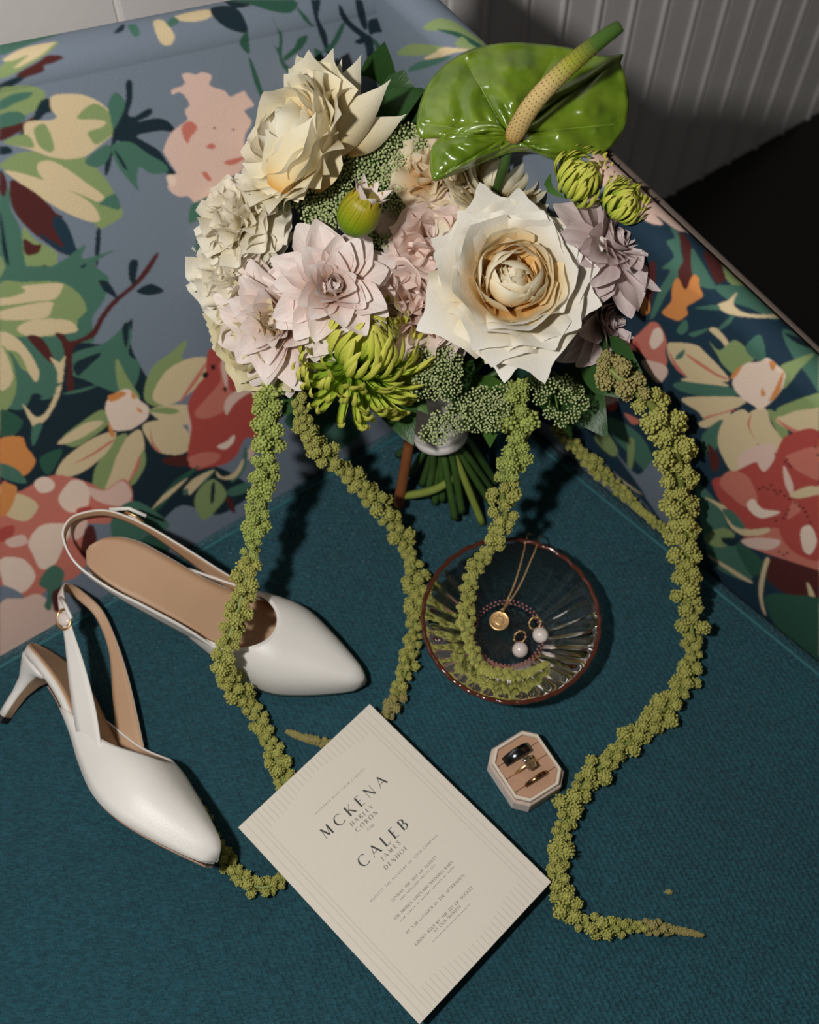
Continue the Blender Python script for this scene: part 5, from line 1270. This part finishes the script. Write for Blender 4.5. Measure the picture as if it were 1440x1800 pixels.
# stems and ribbon
TIE = D(772, 715, .868)
heads = [(912, 500, .77), (598, 232, .76), (868, 325, .81), (462, 588, .81), (445, 392, .80), (432, 478, .81), (742, 318, .79), (742, 420, .79), (732, 525, .80), (590, 492, .78), (512, 560, .80), (1062, 440, .81), (1062, 560, .82), (640, 622, .80), (1000, 330, .82), (835, 430, .81)]
ends = [(742, 852, 'stem'), (722, 835, 'stem'), (752, 872, 'stem'), (765, 885, 'stem'), (778, 880, 'stem'), (800, 912, 'stem'), (848, 920, 'stem_light'), (866, 890, 'stem'), (838, 880, 'stem'), (822, 872, 'stem'), (790, 868, 'stem'), (760, 862, 'stem'), (868, 868, 'stem'), (700, 800, 'stem'), (812, 900, 'stem'), (872, 850, 'stem')]
for k, ((hu, hv, hd), (eu, ev, mt)) in enumerate(zip(heads, ends)):
    a = 2 * math.pi * k / 16; off = np.array([math.cos(a), math.sin(a), 0]) * .010 * (1 if k % 2 else .6)
    h_ = D(hu, hv, hd); e_ = P(eu, ev, .003 + .004 * (k % 3)); t0 = TIE + off
    mb = MB(); tube(mb, catmull([h_ - OB, (h_ * .4 + t0 * .6) - OB + np.array([0, 0, .01]), t0 - OB, (t0 * .5 + e_ * .5) - OB, e_ - OB], 6), np.interp(np.linspace(0, 1, 25), [0, .6, 1], [.0020, .0026, .0030]), 8)
    obj('stem', mb.mesh('stem'), M[mt], bq)
mb = MB(); tube(mb, catmull([TIE + np.array([-.018, 0, .0]) - OB, P(716, 800, .055) - OB, P(700, 888, .006) - OB], 8), np.interp(np.linspace(0, 1, 17), [0, .5, .52, .56, 1], [.0042, .0042, .0047, .0042, .0044]), 10)
wb = obj('woody_stem', mb.mesh('woody_stem'), M['bark'], bq); wb['label'] = 'thick brown woody stem'
mb = MB(); tube(mb, catmull([P(u, v, z) - OB for u, v, z in ((702, 873, .012), (735, 868, .02), (765, 860, .028), (790, 846, .036), (806, 832, .042))], 6), np.interp(np.linspace(0, 1, 25), [0, .2, 1], [.0022, .0034, .0030]), 8)
obj('stem', mb.mesh('stem'), M['stem_light'], bq)
# ribbon wound round the stems
ax = (TIE - P(795, 890, 0)); ax /= np.linalg.norm(ax); mb = MB(); prof = []
for k in range(49):
    z = -.030 + .055 * k / 48; prof.append((.0195 + .0010 * abs(math.sin(k * math.pi / 6)) + .03 * max(0, z) * .5, z))
prof = [(.012, -.0295)] + prof + [(.012, .025)]
lathe(mb, prof, 28); rb = obj('ribbon_wrap', mb.mesh('ribbon_wrap'), M['ribbon'], bq, D(768, 716, .866) - OB, face_axis(ax))
v_, f_ = ico(.0022, D(766, 728, .842) - OB, 2); mb = MB(); mb.add(v_, f_); obj('pearl_pin', mb.mesh('pearl_pin'), M['pearl'], bq)

# trailing amaranth tassels
def cluster_mesh(seed, n=52):
    r = random.Random(seed); mb = MB()
    v_, f_ = ico(.0034, sub=1); mb.add(v_, f_)
    for i in range(n):
        th = math.acos(1 - 2 * (i + .5) / n); p = i * 2.39996
        q = np.array([math.sin(th) * math.cos(p), math.sin(th) * math.sin(p), math.cos(th)]) * .0043 * r.uniform(.70, 1.22)
        v_, f_ = ico(.00098 * r.uniform(.7, 1.3), q); mb.add(v_, f_)
    return mb.mesh('blossom_cluster')
CLm = {}
for key in ('amaranth', 'amaranth_fresh', 'amaranth_dry'):
    CLm[key] = []
    for k in range(3):
        me = cluster_mesh(k); me.materials.append(M[key]); CLm[key].append(me)
def tassel(path, radii, label, mats=('amaranth',), seed=0, gap=()):
    r = random.Random(seed); pts = np.array([P(*q) - OB for q in path]); sp_ = catmull(pts, 10)
    seg = np.linalg.norm(np.diff(sp_, axis=0), axis=1); cum = np.concatenate([[0], np.cumsum(seg)]); L = cum[-1]
    fr = np.linspace(0, 1, len(radii))
    mb = MB(); tube(mb, sp_, np.interp(cum / L, fr, [max(.0008, q * .22) for q in radii]), 6)
    to = obj('amaranth_tassel', mb.mesh('amaranth_tassel'), M['amaranth_stem'], bq); to['label'] = label
    s_, k = .002, 0; ph = 0
    while s_ < L - .001:
        f_ = s_ / L; rad_ = float(np.interp(f_, fr, radii)) * (1 + .16 * math.sin(s_ * 190 + seed) + .10 * math.sin(s_ * 77 + 2 * seed))
        p = np.array([np.interp(s_, cum, sp_[:, c]) for c in range(3)]); q = np.array([np.interp(min(s_ + .002, L), cum, sp_[:, c]) for c in range(3)])
        d = (q - p) / (np.linalg.norm(q - p) + 1e-9); a = np.cross(d, [0, 0, 1.]); a /= np.linalg.norm(a) + 1e-9; b_ = np.cross(a, d)
        ph += 2.39996; o_ = (a * math.cos(ph) + b_ * math.sin(ph)) * rad_ * (r.uniform(.42, .78) if rad_ > .004 else .25)
        w = p + o_; low = SEAT - OB[2] + rad_ * .45
        w[2] = max(w[2], low)
        mt = mats[min(int(f_ * len(mats)), len(mats) - 1)]
        obj('blossom_cluster', CLm[mt][r.randrange(3)], None, to, w, (r.uniform(0, 6), r.uniform(0, 6), r.uniform(0, 6)), rad_ * (.47 if rad_ > .004 else .8) / .0052 * r.uniform(.75, 1.2))
        s_ += rad_ * .27 * r.uniform(.8, 1.2); k += 1
    return to
tassel([(470, 672, .170), (470, 720, .160), (470, 780, .140), (455, 880, .110), (440, 980, .092), (422, 1060, .080), (400, 1130, .070), (392, 1165, .062), (405, 1195, .036), (440, 1240, .012), (470, 1295, .009), (495, 1360, .0065), (515, 1440, .0070), (508, 1525, .0075), (460, 1560, .009), (405, 1520, .009), (365, 1455, .008), (318, 1380, .006)],
       [.0138, .0135, .0088, .0090, .0095, .0092, .0095, .0085, .0080, .0085, .0070, .0068, .0068, .0065, .0060], 'green tassel lying over the upright white shoe and under the card', ('amaranth_fresh', 'amaranth', 'amaranth', 'amaranth'), 1)
tassel([(522, 690, .165), (530, 730, .150), (556, 785, .115), (610, 830, .085), (662, 882, .055), (700, 935, .030), (728, 1000, .012), (732, 1080, .009), (718, 1160, .009), (695, 1230, .008), (655, 1285, .008), (600, 1308, .007), (545, 1300, .006), (504, 1285, .004)],
       [.0060, .0075, .0085, .0088, .0085, .0085, .0085, .0080, .0078, .0065, .0050, .0038, .0022], 'green tassel curving down between the shoes and the glass dish', ('amaranth', 'amaranth', 'amaranth', 'amaranth_dry'), 2)
tassel([(905, 672, .172), (908, 730, .155), (912, 790, .135), (884, 860, .105), (888, 915, .085), (858, 968, .060), (832, 1005, .044), (822, 1050, .030), (820, 1100, .019), (832, 1150, .019), (860, 1180, .0205), (915, 1186, .0210), (966, 1164, .0165)],
       [.0115, .0118, .0110, .0105, .0095, .0085, .0075, .0068, .0062, .0056, .0048, .0038, .0016], 'green tassel that ends curled up inside the glass dish', ('amaranth_fresh', 'amaranth', 'amaranth', 'amaranth'), 3)
tassel([(1052, 632, .205), (1085, 660, .205), (1120, 690, .198), (1168, 740, .178), (1192, 810, .140), (1200, 900, .095), (1208, 990, .055), (1212, 1070, .028), (1218, 1140, .014), (1205, 1200, .010), (1160, 1255, .009), (1100, 1310, .009), (1040, 1365, .009), (1000, 1425, .009), (984, 1500, .009), (985, 1570, .009), (1015, 1615, .009), (1070, 1630, .009), (1140, 1630, .008), (1200, 1637, .006), (1238, 1645, .004)],
       [.0105, .0130, .0145, .0140, .0128, .0120, .0115, .0110, .0085, .0100, .0105, .0100, .0095, .0092, .0090, .0088, .0075, .0050, .0010], 'long green tassel winding over the seat past the ring box to a thin tip', ('amaranth_dry',) + ('amaranth',) * 13 + ('amaranth_dry',), 4)
tassel([(972, 745, .060), (1010, 785, .045), (1060, 832, .032), (1120, 890, .022), (1165, 930, .014), (1188, 948, .010)], [.0060, .0062, .0058, .0050, .0042, .0030], 'thin yellow-green tassel lying along the crease of the sofa arm', ('amaranth',), 5)
# a fallen blossom
pf = P(1176, 1568, .002); ff = tag(obj('fallen_blossom', CLm['amaranth_dry'][0].copy(), None, None, pf, (0, 0, 0), (.55, .32, .36)), 'tiny green blossom fallen on the teal seat', 'blossom')
